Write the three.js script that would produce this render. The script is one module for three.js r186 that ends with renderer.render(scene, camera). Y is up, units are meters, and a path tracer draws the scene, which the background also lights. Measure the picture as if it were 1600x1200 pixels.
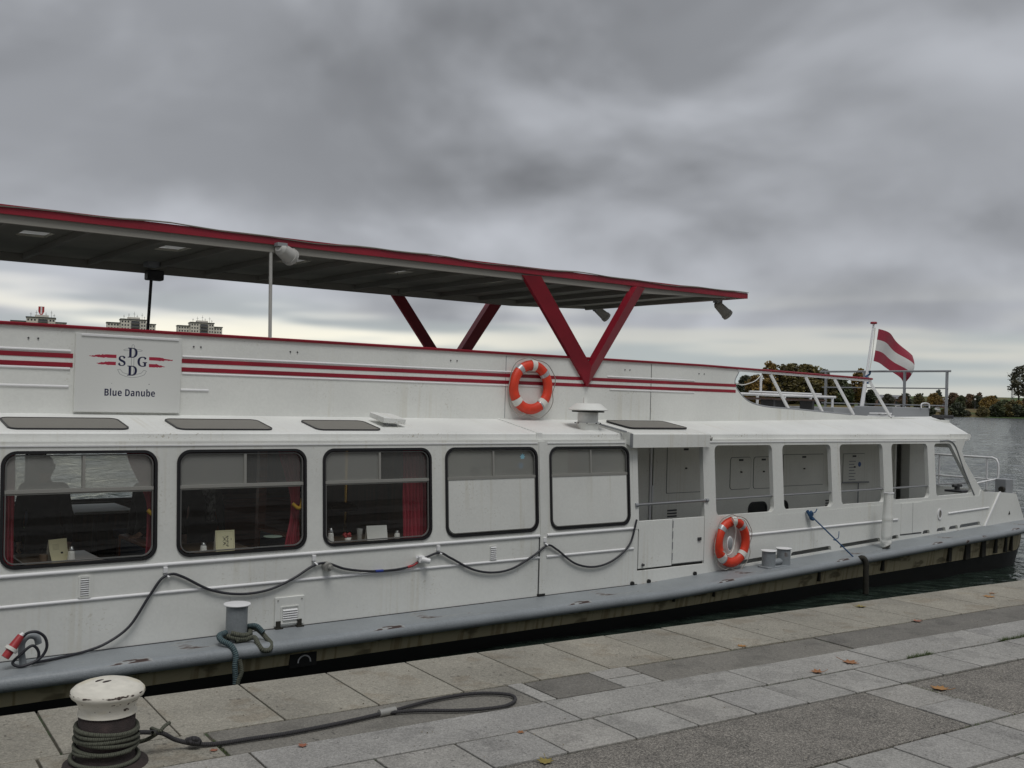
import * as THREE from 'three';
import { mergeGeometries, mergeVertices, toCreasedNormals } from 'three/addons/utils/BufferGeometryUtils.js';
import { RoundedBoxGeometry } from 'three/addons/geometries/RoundedBoxGeometry.js';
import { ConvexGeometry } from 'three/addons/geometries/ConvexGeometry.js';
import { MarchingCubes } from 'three/addons/objects/MarchingCubes.js';

// ------------------------------------------------------------------ camera, sky, sun, exposure
// X runs along the ship, Y is up (quay paving at 0, water at -0.75), Z points from the ship to the quay
const scene = new THREE.Scene();
const camera = new THREE.PerspectiveCamera(41.11, 4 / 3, 0.1, 9000);
camera.position.set(0, 2.2, 0);
const RAD = Math.PI / 180;
camera.rotation.set(0.79 * RAD, -37.4 * RAD, 1.6 * RAD, 'YXZ');
scene.add(camera);
const renderer = new THREE.WebGLRenderer({ antialias: true });
renderer.setSize(1024, 768);
renderer.toneMapping = THREE.LinearToneMapping;
renderer.toneMappingExposure = 1.0;
renderer.shadowMap.enabled = true;
const WATER = -0.75;

// seeded random and tileable noise
function rng(seed) { let s = seed >>> 0; return () => { s = (s + 0x6d2b79f5) | 0; let t = Math.imul(s ^ (s >>> 15), 1 | s); t = (t + Math.imul(t ^ (t >>> 7), 61 | t)) ^ t; return ((t ^ (t >>> 14)) >>> 0) / 4294967296; }; }
function hash2(x, y, s) { let h = Math.imul(x, 374761393) + Math.imul(y, 668265263) + Math.imul(s, 2147483647 ^ 0x5bd1e995); h = Math.imul(h ^ (h >>> 13), 1274126177); return ((h ^ (h >>> 16)) >>> 0) / 4294967296; }
const mod = (a, n) => ((a % n) + n) % n, sm = (t) => t * t * (3 - 2 * t), clamp = (v, a = 0, b = 1) => Math.min(b, Math.max(a, v)), mix = (a, b, t) => a + (b - a) * t, step = (a, b, v) => sm(clamp((v - a) / (b - a)));
function vnoise(x, y, px, py, s) {
  const xi = Math.floor(x), yi = Math.floor(y), fx = sm(x - xi), fy = sm(y - yi), h = (a, b) => hash2(px ? mod(a, px) : a, py ? mod(b, py) : b, s);
  return mix(mix(h(xi, yi), h(xi + 1, yi), fx), mix(h(xi, yi + 1), h(xi + 1, yi + 1), fx), fy);
}
function fbm(x, y, oct, px, py, s) { let a = 0, w = 0.5, n = 0; for (let i = 0; i < oct; i++) { a += w * vnoise(x, y, px, py, s + i * 17); n += w; w *= 0.5; x *= 2; y *= 2; px *= 2; py *= 2; } return a / n; }

// overcast sky: lumpy stratocumulus, thinner near the horizon
function hash3(x, y, z, s) { let h = Math.imul(x, 374761393) + Math.imul(y, 668265263) + Math.imul(z, 1440662683) + Math.imul(s, 974634797); h = Math.imul(h ^ (h >>> 13), 1274126177); return ((h ^ (h >>> 16)) >>> 0) / 4294967296; }
function vnoise3(x, y, z, s) { const a = Math.floor(x), b = Math.floor(y), c = Math.floor(z), u = sm(x - a), v = sm(y - b), w = sm(z - c), l = (k) => mix(mix(hash3(a, b, k, s), hash3(a + 1, b, k, s), u), mix(hash3(a, b + 1, k, s), hash3(a + 1, b + 1, k, s), u), v); return mix(l(c), l(c + 1), w); }
function fbm3(x, y, z, o, s, g = 0.5) { let r = 0, w = 1, n = 0; for (let i = 0; i < o; i++) { r += w * vnoise3(x, y, z, s + i * 31); n += w; w *= g; x = x * 2.03 + 1.7; y = y * 2.03 + 0.3; z = z * 2.03 + 2.9; } return r / n; }
{
  const W = 2048, H = 1024, d = new Float32Array(W * H * 4);
  for (let j = 0; j < H; j++) for (let i = 0; i < W; i++) {
    const u = (i + 0.5) / W, v = (j + 0.5) / H, lat = (v - 0.5) * Math.PI, ph = (u - 0.5) * 2 * Math.PI, o = (j * W + i) * 4, el = lat / RAD;
    let L = 0.12, r = 0.955, g = 0.995, b = 1.075;
    if (el > -6) {
      const x = Math.cos(lat) * Math.cos(ph), z = Math.cos(lat) * Math.sin(ph), y = Math.sin(lat);
      const px = x * 4.2, py = y * 10.5 / (1 + 0.9 * Math.max(0, y)), pz = z * 4.2, wa = fbm3(px * 0.7, py * 0.7, pz * 0.7, 2, 5) - 0.5, wb = fbm3(px * 0.7 + 9, py * 0.7, pz * 0.7, 2, 9) - 0.5;
      const X = px + 0.8 * wa, Y = py + 0.9 * wb, Z = pz + 0.8 * wb, n = fbm3(X, Y, Z, 6, 21, 0.52), up = fbm3(X, Y + 0.34, Z, 4, 21, 0.52), big = fbm3(px * 0.42 + 4, py * 0.4, pz * 0.42, 2, 61);
      L = 0.385 + 0.065 * step(12, 6, el);
      const nn = step(0.28, 0.74, n), uu = step(0.28, 0.74, up);
      L *= 1 + 0.25 * (nn - 0.5) + 0.36 * (nn - uu) + 0.6 * (big - 0.5);
      // open streaks low in the sky: cream where thin cloud is lit, pale blue between
      const gap = fbm(ph * 3.4 + 2, el * 0.75 + 0.9 * fbm(ph * 2, el * 0.2, 2, 0, 0, 77), 4, 0, 0, 61);
      const low = step(7.4, 2.4, el) * step(0.40, 0.64, gap + 0.14 * step(4.6, 2.0, el) + 0.3 * (n - 0.5));
      const cream = step(0.38, 0.62, fbm(ph * 5 + 9, el * 1.3, 4, 0, 0, 83));
      const az = mod(ph - Math.atan2(-0.794, 0.607) + Math.PI, 2 * Math.PI) - Math.PI;   // 0 = the way the camera looks
      const warm = 0.15 + 0.85 * step(0.14, -0.16, az);
      L = mix(L, mix(0.47, 0.54 + 0.42 * warm, cream) * (1 + 0.3 * (n - 0.5)), low);
      r = mix(r, mix(0.93, mix(0.985, 1.04, warm), cream), low); g = mix(g, mix(1.015, 1.0, cream), low); b = mix(b, mix(1.02, mix(0.94, 0.84, warm), cream), low);
      L = mix(0.12, L, step(-6, 0, el));
    }
    d[o] = L * r; d[o + 1] = L * g; d[o + 2] = L * b; d[o + 3] = 1;
  }
  const t = new THREE.DataTexture(d, W, H, THREE.RGBAFormat, THREE.FloatType);
  t.mapping = THREE.EquirectangularReflectionMapping; t.magFilter = THREE.LinearFilter; t.minFilter = THREE.LinearFilter; t.wrapS = THREE.RepeatWrapping; t.needsUpdate = true;
  scene.background = t; scene.environment = t;
}
const sun = new THREE.DirectionalLight(new THREE.Color(1, 0.985, 0.96), 1.5);
sun.position.set(2, 45, 12); sun.target.position.set(8, 0, -9); sun.shadow.radius = 46; sun.castShadow = true;
Object.assign(sun.shadow.camera, { left: -40, right: 40, top: 40, bottom: -40, near: 1, far: 160 }); sun.shadow.mapSize.set(2048, 2048);
scene.add(sun, sun.target);

// ------------------------------------------------------------------ textures and materials
function tex(size, fn, srgb = true, w = size) {
  const d = new Uint8Array(w * size * 4);
  for (let j = 0; j < size; j++) for (let i = 0; i < w; i++) { const c = fn(i / w, j / size), o = (j * w + i) * 4; d[o] = clamp(c[0], 0, 255); d[o + 1] = clamp(c[1], 0, 255); d[o + 2] = clamp(c[2], 0, 255); d[o + 3] = 255; }
  const t = new THREE.DataTexture(d, w, size); t.wrapS = t.wrapT = THREE.RepeatWrapping; t.magFilter = THREE.LinearFilter; t.minFilter = THREE.LinearMipmapLinearFilter; t.generateMipmaps = true;
  if (srgb) t.colorSpace = THREE.SRGBColorSpace; t.needsUpdate = true; return t;
}
const grey = (v) => [v, v, v];
const mod_ = (t, m) => { const c = t.clone(); c.repeat.set(1 / m, 1 / m); c.needsUpdate = true; return c; };
function std(o) { return new THREE.MeshStandardMaterial(o); }
function phy(o) { return new THREE.MeshPhysicalMaterial(o); }
const lin = (r, g, b) => new THREE.Color().setRGB(r, g, b);

// ship paint: a little uneven, with thin run-off streaks and specks of dirt
const paintMap = (base, streak, speck, seed) => tex(1024, (u, v) => {
  const bl = fbm(u * 5, v * 5, 4, 5, 5, seed) - 0.5, st = fbm(u * 90, v * 3, 3, 90, 3, seed + 5), on = step(0.5, 0.75, fbm(u * 6, v * 3, 2, 6, 3, seed + 8)), f = fbm(u * 160, v * 160, 2, 160, 160, seed + 3) - 0.5;
  const sp = step(0.83, 0.9, vnoise(u * 230, v * 230, 230, 230, seed + 13)) * step(0.55, 0.8, fbm(u * 8, v * 8, 2, 8, 8, seed + 11));
  const k = 1 + bl * 0.085 + f * 0.03, dirt = streak * on * step(0.52, 0.8, st);
  return [base[0] * k - 9 * dirt - speck * sp * 50, base[1] * k - 11 * dirt - speck * sp * 56, base[2] * k - 15 * dirt - speck * sp * 66];
});
const bumpFine = tex(512, (u, v) => grey(128 + 90 * (fbm(u * 8, v * 8, 4, 8, 8, 91) - 0.5) + 50 * (vnoise(u * 180, v * 180, 180, 180, 92) - 0.5)), false);
const whiteMap = mod_(paintMap([220, 221, 216], 0.8, 0.3, 101), 3.7), roofMap = mod_(paintMap([222, 223, 219], 0.9, 0.7, 131), 2.9);
const M = {};
M.white = std({ map: whiteMap, roughness: 0.42, bumpMap: mod_(bumpFine, 3.3), bumpScale: 0.0022 });
M.roofWhite = std({ map: roofMap, roughness: 0.5, bumpMap: mod_(bumpFine, 2.9), bumpScale: 0.0025 });
M.offWhite = std({ color: lin(0.42, 0.415, 0.39), roughness: 0.5 });
M.trim = std({ color: lin(0.74, 0.74, 0.74), roughness: 0.4 });
M.cabin = std({ map: mod_(paintMap([222, 221, 213], 0.8, 0.4, 151), 2.6), roughness: 0.5 });
M.red = std({ map: mod_(tex(512, (u, v) => { const k = 1 + 0.22 * (fbm(u * 6, v * 6, 4, 6, 6, 201) - 0.5) + 0.05 * (vnoise(u * 120, v * 120, 120, 120, 203) - 0.5); return [138 * k, 26 * k, 43 * k]; }), 1.7), roughness: 0.45 });
// grey deck paint with rusty chips
M.deck = std({ map: mod_(tex(1024, (u, v) => {
  const k = 1 + 0.16 * (fbm(u * 6, v * 6, 5, 6, 6, 221) - 0.5) + 0.06 * (vnoise(u * 200, v * 200, 200, 200, 222) - 0.5), c = step(0.67, 0.72, fbm(u * 9, v * 30, 4, 9, 30, 225)) * step(0.5, 0.62, fbm(u * 4, v * 4, 2, 4, 4, 227)), w = 0.5 * step(0.62, 0.66, fbm(u * 9, v * 30, 4, 9, 30, 225)) * step(0.5, 0.62, fbm(u * 4, v * 4, 2, 4, 4, 227));
  return [mix(mix(133 * k, 165, w), 62, c), mix(mix(138 * k, 165, w), 46, c), mix(mix(141 * k, 160, w), 42, c)];
}), 2.7), roughness: 0.42, bumpMap: mod_(bumpFine, 1.2), bumpScale: 0.006 });
M.rubber = std({ color: lin(0.012, 0.012, 0.014), roughness: 0.45 });
M.cream = std({ map: mod_(tex(1024, (u, v) => {
  const k = 1 + 0.14 * (fbm(u * 5, v * 5, 4, 5, 5, 241) - 0.5), st = step(0.5, 0.72, fbm(u * 60, v * 4, 3, 60, 4, 243)) * 0.5, g = step(0.54, 0.68, fbm(u * 9, v * 22, 4, 9, 22, 245)) * 0.6;
  return [mix(mix(176 * k, 120, st), 82, g), mix(mix(166 * k, 104, st), 74, g), mix(mix(136 * k, 76, st), 54, g)];
}), 3.1), roughness: 0.6 });
M.black = std({ color: lin(0.009, 0.009, 0.008), roughness: 0.6 });
M.grime = std({ map: mod_(tex(256, (u, v) => { const k = fbm(u * 8, v * 30, 4, 8, 30, 251); return [28 + 26 * k, 27 + 24 * k, 22 + 18 * k]; }), 0.6), roughness: 0.8 });
M.steel = phy({ color: lin(0.42, 0.42, 0.42), metalness: 0.9, roughness: 0.34 });
M.alu = std({ color: lin(0.34, 0.335, 0.31), roughness: 0.45, metalness: 0.35 });
M.trimGrey = std({ color: lin(0.13, 0.13, 0.125), roughness: 0.5 });
M.greyPaint = std({ color: lin(0.27, 0.28, 0.29), roughness: 0.55 });
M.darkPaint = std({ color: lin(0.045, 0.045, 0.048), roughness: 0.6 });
M.shadedSoffit = std({ map: mod_(tex(512, (u, v) => { const k = 1 + 0.25 * (fbm(u * 5, v * 5, 4, 5, 5, 261) - 0.5); return [146 * k, 144 * k, 133 * k]; }), 2.3), roughness: 0.7 });  // canopy underside: its shade is put into this grey-brown colour
M.beam = std({ color: lin(0.26, 0.25, 0.22), roughness: 0.65 });
M.canvasEdge = std({ color: lin(0.2, 0.19, 0.16), roughness: 0.8 });
M.glass = phy({ color: lin(0.9, 0.92, 0.91), transmission: 1, thickness: 0, roughness: 0.0, ior: 1.5 });
M.sashGlass = phy({ color: lin(0.7, 0.71, 0.66), transmission: 0.72, thickness: 0, roughness: 0.06, ior: 1.5 });
M.sashGlass2 = phy({ color: lin(0.62, 0.63, 0.6), transmission: 0.9, thickness: 0, roughness: 0.03, ior: 1.5 });
M.skyGlass = phy({ color: lin(0.19, 0.182, 0.162), roughness: 0.5, ior: 1.4, specularIntensity: 0.6 });
M.diffuser = phy({ color: lin(0.8, 0.8, 0.78), transmission: 0.6, thickness: 0, roughness: 1 });
M.orange = std({ map: mod_(tex(256, (u, v) => { const k = 1 + 0.2 * (fbm(u * 5, v * 5, 4, 5, 5, 271) - 0.5); return [208 * k, 60 * k, 34 * k]; }), 0.5), roughness: 0.5 });
M.reflect = phy({ color: lin(0.42, 0.43, 0.44), metalness: 0.3, roughness: 0.35 });
M.strap = std({ color: lin(0.66, 0.65, 0.6), roughness: 0.8 });
M.cordGrey = std({ color: lin(0.3, 0.29, 0.26), roughness: 0.9 });
M.cable = std({ color: lin(0.02, 0.02, 0.026), roughness: 0.5 });
M.plugRed = std({ color: lin(0.36, 0.035, 0.04), roughness: 0.4 });
const ropeTex = (c1, c2, seed) => { const t = tex(128, (u, v) => { const s = Math.sin((u * 3 + v * 1) * 2 * Math.PI), k = 0.5 + 0.5 * s, n = fbm(u * 16, v * 16, 3, 16, 16, seed); const f = 0.42 * k + 0.95 * (n - 0.18); return [mix(c1[0], c2[0], f), mix(c1[1], c2[1], f), mix(c1[2], c2[2], f)]; }); return t; };
const ropeBump = tex(128, (u, v) => grey(128 + 120 * Math.sin((u * 3 + v) * 2 * Math.PI)), false);
const ropeMat = (c1, c2, seed, bs = 0.0025) => std({ map: ropeTex(c1, c2, seed), bumpMap: ropeBump, bumpScale: bs, roughness: 0.95 });
M.ropeBlue = ropeMat([24, 42, 54], [112, 128, 124], 281, 0.004); M.ropeOld = ropeMat([52, 54, 46], [108, 110, 96], 283); M.ropeDark = ropeMat([34, 34, 36], [76, 74, 75], 285, 0.002); M.ropeThin = std({ color: lin(0.02, 0.07, 0.16), roughness: 0.8 });
M.wood = std({ map: mod_(tex(512, (u, v) => { const g = fbm(u * 4, v * 50, 4, 4, 50, 291), k = 0.75 + 0.5 * g; return [120 * k, 62 * k, 30 * k]; }), 1.1), roughness: 0.45 });
M.darkWood = std({ map: mod_(tex(512, (u, v) => { const g = fbm(u * 40, v * 4, 4, 40, 4, 295), k = 0.7 + 0.6 * g; return [64 * k, 40 * k, 27 * k]; }), 1.2), roughness: 0.5 });
M.upholstery = std({ map: mod_(tex(256, (u, v) => { const k = 0.85 + 0.3 * vnoise(u * 90, v * 90, 90, 90, 301); return [76 * k, 80 * k, 92 * k]; }), 0.6), roughness: 0.95 });
M.cushion = std({ color: lin(0.1, 0.2, 0.04), roughness: 0.95 });
M.carpet = std({ color: lin(0.05, 0.04, 0.038), roughness: 1 });
M.ceiling = std({ color: lin(0.2, 0.18, 0.15), roughness: 0.9 });
M.curtain = phy({ color: lin(0.42, 0.022, 0.05), roughness: 0.95, transmission: 0.25, thickness: 0 });
M.tableTop = std({ map: mod_(tex(256, (u, v) => { const k = 0.8 + 0.4 * fbm(u * 3, v * 40, 4, 3, 40, 311); return [126 * k, 108 * k, 92 * k]; }), 0.9), roughness: 0.3 });
M.cloth = std({ color: lin(0.7, 0.7, 0.68), roughness: 0.9 });
M.paper = std({ color: lin(0.78, 0.76, 0.68), roughness: 0.9 });
M.ceramic = std({ color: lin(0.75, 0.74, 0.7), roughness: 0.25 });
M.brass = phy({ color: lin(0.72, 0.46, 0.12), metalness: 1, roughness: 0.22 });
M.cardboard = std({ color: lin(0.36, 0.2, 0.1), roughness: 0.9 });
M.jar = phy({ color: lin(0.8, 0.8, 0.78), transmission: 0.7, thickness: 0, roughness: 0.1 });

// ------------------------------------------------------------------ geometry helpers
const V = (x, y, z) => new THREE.Vector3(x, y, z), V2 = (x, y) => new THREE.Vector2(x, y);
function triUV(g) {   // uv in metres, along the two axes that face least away
  const p = g.attributes.position, n = g.attributes.normal, uv = new Float32Array(p.count * 2);
  for (let i = 0; i < p.count; i += 3) {
    let a = 0, b = 0, c = 0; for (let k = 0; k < 3; k++) { a += Math.abs(n.getX(i + k)); b += Math.abs(n.getY(i + k)); c += Math.abs(n.getZ(i + k)); }
    for (let k = i; k < i + 3; k++) { const x = p.getX(k), y = p.getY(k), z = p.getZ(k); if (b >= a && b >= c) { uv[2 * k] = x; uv[2 * k + 1] = z; } else if (c >= a) { uv[2 * k] = x; uv[2 * k + 1] = y; } else { uv[2 * k] = z; uv[2 * k + 1] = y; } }
  }
  g.setAttribute('uv', new THREE.BufferAttribute(uv, 2)); return g;
}
function prep(g, keepUV) {
  let r = g.index ? g.toNonIndexed() : g;
  for (const k of Object.keys(r.attributes)) if (!['position', 'normal', 'uv'].includes(k)) r.deleteAttribute(k);
  if (!r.attributes.normal) r.computeVertexNormals();
  if (!keepUV || !r.attributes.uv) triUV(r);
  r.morphAttributes = {}; r.groups = []; return r;
}
const join = (list) => { const a = list.flat().filter(Boolean); return a.length === 1 ? a[0] : mergeGeometries(a); };
function box(x0, x1, y0, y1, z0, z1, r = 0) {
  const w = x1 - x0, h = y1 - y0, d = z1 - z0, rr_ = Math.min(r, w / 2.01, h / 2.01, d / 2.01);
  const g = rr_ > 0 ? new RoundedBoxGeometry(w, h, d, 2, rr_) : new THREE.BoxGeometry(w, h, d);
  g.translate((x0 + x1) / 2, (y0 + y1) / 2, (z0 + z1) / 2); return prep(g);
}
function rod(a, b, r0, r1 = r0, seg = 12) {
  const d = b.clone().sub(a), g = new THREE.CylinderGeometry(r1, r0, d.length(), seg); g.applyQuaternion(new THREE.Quaternion().setFromUnitVectors(V(0, 1, 0), d.clone().normalize()));
  g.translate((a.x + b.x) / 2, (a.y + b.y) / 2, (a.z + b.z) / 2); return prep(g);
}
function bar(a, b, w, h, up = V(0, 1, 0)) {   // square-section bar
  const d = b.clone().sub(a), l = d.length(), g = new THREE.BoxGeometry(l, h, w); const X = d.normalize(), Z = X.clone().cross(up).normalize(), Y = Z.clone().cross(X);
  g.applyMatrix4(new THREE.Matrix4().makeBasis(X, Y, Z)); g.translate((a.x + b.x) / 2, (a.y + b.y) / 2, (a.z + b.z) / 2); return prep(g);
}
function tube(pts, r, seg = 0, rad = 8, closed = false, ropeUV = 0) {
  const c = new THREE.CatmullRomCurve3(pts, closed, 'centripetal'), n = seg || Math.max(8, pts.length * 8), g = new THREE.TubeGeometry(c, n, r, rad, closed);
  if (ropeUV) { const L = c.getLength(), uv = g.attributes.uv; for (let i = 0; i < uv.count; i++) uv.setXY(i, uv.getX(i) * Math.round(L / ropeUV), uv.getY(i)); }
  return prep(g, !!ropeUV);
}
function lathe(pts, x, y, z, seg = 40) { const g = new THREE.LatheGeometry(pts.map((p) => V2(p[0], p[1])), seg); g.translate(x, y, z); return prep(g); }
function rrPath(x0, x1, y0, y1, r, P = THREE.Path) {
  const s = new P(), rs = Array.isArray(r) ? r : [r, r, r, r];   // bl, br, tr, tl
  s.moveTo(x0 + rs[0], y0); s.lineTo(x1 - rs[1], y0); s.absarc(x1 - rs[1], y0 + rs[1], rs[1], -Math.PI / 2, 0); s.lineTo(x1, y1 - rs[2]); s.absarc(x1 - rs[2], y1 - rs[2], rs[2], 0, Math.PI / 2);
  s.lineTo(x0 + rs[3], y1); s.absarc(x0 + rs[3], y1 - rs[3], rs[3], Math.PI / 2, Math.PI); s.lineTo(x0, y0 + rs[0]); s.absarc(x0 + rs[0], y0 + rs[0], rs[0], Math.PI, Math.PI * 1.5); return s;
}
const rrShape = (a, b, c, d, r) => rrPath(a, b, c, d, r, THREE.Shape);
const poly = (pts) => new THREE.Shape(pts.map((p) => V2(p[0], p[1])));
// a plate in the X-Y plane whose outer face is at z, going inboard by t
function plate(shape, z, t, seg = 8) { const g = new THREE.ExtrudeGeometry(shape, { depth: t, bevelEnabled: false, curveSegments: seg }); g.translate(0, 0, z - t); return prep(g); }
function ring(x0, x1, y0, y1, r, w, z, t) { const s = rrShape(x0, x1, y0, y1, r); s.holes.push(rrPath(x0 + w, x1 - w, y0 + w, y1 - w, Math.max(0.005, r - w))); return plate(s, z, t, 10); }
const LEAN = 0.072, LEAN0 = 0.5;
function lean(g, k = LEAN, y0 = LEAN0) { const p = g.attributes.position; for (let i = 0; i < p.count; i++) { const y = p.getY(i); if (y > y0) p.setZ(i, p.getZ(i) - k * (y - y0)); } p.needsUpdate = true; return g; }
// loft a closed [y, z] outline along X
function loft(profile, xs, crease = 0.6, caps = true) {
  const P = xs.map((x) => profile(x)), n = P[0].length, pos = [];
  const q = (a, b, c, d) => pos.push(...a, ...b, ...c, ...a, ...c, ...d);
  for (let i = 0; i < xs.length - 1; i++) for (let k = 0; k < n; k++) { const m = (k + 1) % n, A = P[i], B = P[i + 1]; q([xs[i], ...A[k]], [xs[i + 1], ...B[k]], [xs[i + 1], ...B[m]], [xs[i], ...A[m]]); }
  if (caps) for (const i of [0, xs.length - 1]) for (const f of THREE.ShapeUtils.triangulateShape(P[i].map((p) => V2(p[0], p[1])), [])) for (const k of f) pos.push(xs[i], ...P[i][k]);
  let g = new THREE.BufferGeometry(); g.setAttribute('position', new THREE.Float32BufferAttribute(pos, 3)); g.computeVertexNormals();
  if (crease) g = toCreasedNormals(g, crease);
  return prep(g);
}
const range = (a, b, n) => Array.from({ length: n + 1 }, (_, i) => a + (b - a) * i / n);
const circ = (cy, cz, r, n = 12) => Array.from({ length: n }, (_, i) => [cy + r * Math.sin(i / n * 2 * Math.PI), cz + r * Math.cos(i / n * 2 * Math.PI)]);

// ------------------------------------------------------------------ naming helpers
const used = {};
const numbered = (n) => { const k = used[n] = (used[n] ?? -1) + 1; return k ? n + '_' + String(k).padStart(3, '0') : n; };
function tag(o, label, category, group, kind) { if (label) o.userData.label = label; if (category) o.userData.category = category; if (group) o.userData.group = group; if (kind) o.userData.kind = kind; return o; }
function thing(name, label, category, at = [0, 0, 0], group) { const o = new THREE.Group(); o.name = numbered(name); o.position.set(...at); scene.add(o); return tag(o, label, category, group); }
// a part: geometry given in world coordinates, stored relative to the thing's base
function part(name, geo, mat, parent, label) {
  const g = join(Array.isArray(geo) ? geo : [geo]); let root = parent; while (root.parent && root.parent !== scene) root = root.parent;
  g.translate(-root.position.x, -root.position.y, -root.position.z);
  const m = new THREE.Mesh(g, mat); m.name = name; parent.add(m); if (label) m.userData.label = label; return m;
}
// a part already in the thing's own coordinates
function local(name, geo, mat, parent) { const m = new THREE.Mesh(join(Array.isArray(geo) ? geo : [geo]), mat); m.name = name; parent.add(m); return m; }
function single(name, geo, mat, label, category, group, kind) { const g = join(Array.isArray(geo) ? geo : [geo]), m = new THREE.Mesh(g, mat); g.computeBoundingBox(); const b = g.boundingBox, c = [(b.min.x + b.max.x) / 2, b.min.y, (b.min.z + b.max.z) / 2]; g.translate(-c[0], -c[1], -c[2]); m.position.set(...c); m.name = numbered(name); scene.add(m); return tag(m, label, category, group, kind); }


// ------------------------------------------------------------------ water
{
  const bump = tex(1024, (u, v) => {
    let h = 0; const W = [[3, 5, 1.1], [5, -4, 0.9], [7, 9, 0.8], [11, -3, 0.6], [9, 13, 0.55], [17, 7, 0.4], [15, -16, 0.4], [23, 14, 0.3], [29, -9, 0.22]];
    const wu = u + 0.05 * (fbm(u * 6, v * 6, 3, 6, 6, 401) - 0.5), wv = v + 0.05 * (fbm(u * 6, v * 6, 3, 6, 6, 405) - 0.5);
    for (const [a, b, w] of W) h += w * (1 - Math.abs(Math.sin((a * wu + b * wv) * Math.PI + a)) * 2);
    return grey(128 + 15 * h + 60 * (fbm(u * 40, v * 40, 4, 40, 40, 409) - 0.5));
  }, false);
  const NA = 420, NR = 380, pos = [], idx = [], uv = [], n1 = (x, z) => 0.03 * Math.sin(x * 0.9 + z * 1.7 + 1.5 * Math.sin(z * 0.23)) + 0.025 * Math.sin(x * 1.9 - z * 1.1 + 2 * Math.sin(x * 0.17)) + 0.016 * Math.sin(x * 3.1 + z * 2.3 + Math.sin(x * 0.7)) + 0.05 * (fbm(x * 0.35, z * 0.35, 3, 0, 0, 421) - 0.5);
  for (let r = 0; r <= NR; r++) { const R = 5 * Math.pow(1000, r / NR); for (let a = 0; a <= NA; a++) { const t = (-37.4 - 72 + 160 * a / NA - 8) * RAD, x = -Math.sin(t) * R, z = -Math.cos(t) * R; const fade = R < 300 ? 1 : 300 / R; pos.push(x, WATER + n1(x, z) * fade * clamp((R - 5) / 30, 0.35, 1), z); uv.push(x, z); } }
  for (let r = 0; r < NR; r++) for (let a = 0; a < NA; a++) { const i = r * (NA + 1) + a; idx.push(i, i + 1, i + NA + 1, i + 1, i + NA + 2, i + NA + 1); }
  const g = new THREE.BufferGeometry(); g.setAttribute('position', new THREE.Float32BufferAttribute(pos, 3)); g.setAttribute('uv', new THREE.Float32BufferAttribute(uv, 2)); g.setIndex(idx); g.computeVertexNormals();
  const m = new THREE.Mesh(g, phy({ color: lin(0.018, 0.028, 0.022), roughness: 0.12, ior: 1.33, bumpMap: mod_(bump, 7.3), bumpScale: 0.34 }));
  m.name = 'water'; tag(m, 'choppy grey-green river water around the moored ship', 'water', null, 'structure'); scene.add(m);
}

// ------------------------------------------------------------------ quay, laid out as (s, t): s along the edge, t back from it
const QA = 4 * RAD, QU = V(Math.cos(QA), 0, Math.sin(QA)), QN = V(-Math.sin(QA), 0, Math.cos(QA)), QT = -7.54;
const qp = (s, t, y = 0) => V(QU.x * s + QN.x * (QT + t), y, QU.z * s + QN.z * (QT + t));
const stone = (c, amp, seed, spk, warm = 0) => tex(1024, (u, v) => {
  const a = fbm(u * 4, v * 4, 5, 4, 4, seed) - 0.5, f = vnoise(u * 300, v * 300, 300, 300, seed + 3) - 0.5, f2 = vnoise(u * 130, v * 130, 130, 130, seed + 4) - 0.5, st = step(0.58, 0.72, fbm(u * 7, v * 7, 4, 7, 7, seed + 7)), d = step(0.86, 0.92, vnoise(u * 90, v * 90, 90, 90, seed + 9));
  const k = 1 + amp * a + spk * f + spk * 0.6 * f2 - 0.08 * st - 0.25 * d * step(0.5, 0.6, fbm(u * 5, v * 5, 2, 5, 5, seed + 11));
  return [c[0] * k + warm * st * 8, c[1] * k, c[2] * k - warm * st * 8];
});
const stoneBump = tex(512, (u, v) => grey(128 + 110 * (vnoise(u * 150, v * 150, 150, 150, 431) - 0.5) + 90 * (fbm(u * 12, v * 12, 4, 12, 12, 433) - 0.5)), false);
const slabMat = (map, m, off, tint, bs = 0.006) => { const t = mod_(map, m), b = mod_(stoneBump, 1.1); t.offset.set(off, off * 1.7); b.offset.set(off * 0.7, off); return std({ map: t, bumpMap: b, bumpScale: bs, roughness: 0.88, color: lin(...tint) }); };
const copingMap = stone([141, 137, 126], 0.24, 441, 0.22, 0.35), graniteMap = stone([150, 148, 143], 0.16, 451, 0.24), asphaltMap = stone([117, 114, 107], 0.18, 461, 0.22), aggregateMap = stone([124, 121, 115], 0.14, 471, 0.7);
const MQ = { coping: [0, 1, 2, 3].map((i) => slabMat(copingMap, 1.9, i * 0.37, [[0.98, 0.98, 0.98], [0.93, 0.93, 0.93], [1, 0.99, 0.98], [0.96, 0.96, 0.96]][i])), granite: [0, 1, 2, 3].map((i) => slabMat(graniteMap, 1.6, i * 0.31, [[1, 1, 1], [0.95, 0.95, 0.95], [0.98, 0.97, 0.96], [0.93, 0.93, 0.94]][i])), asphalt: [slabMat(asphaltMap, 1.7, 0.2, [1, 1, 1], 0.008), slabMat(asphaltMap, 1.7, 0.6, [0.86, 0.86, 0.87], 0.008)], aggregate: slabMat(aggregateMap, 1.3, 0.1, [0.9, 0.88, 0.86], 0.016) };
const MJoint = std({ map: mod_(tex(256, (u, v) => { const k = fbm(u * 20, v * 20, 4, 20, 20, 481), m = step(0.55, 0.7, fbm(u * 6, v * 6, 3, 6, 6, 483)); return [52 + 30 * k - 10 * m, 50 + 28 * k + 6 * m, 42 + 24 * k - 8 * m]; }), 0.8), roughness: 1 });
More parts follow.
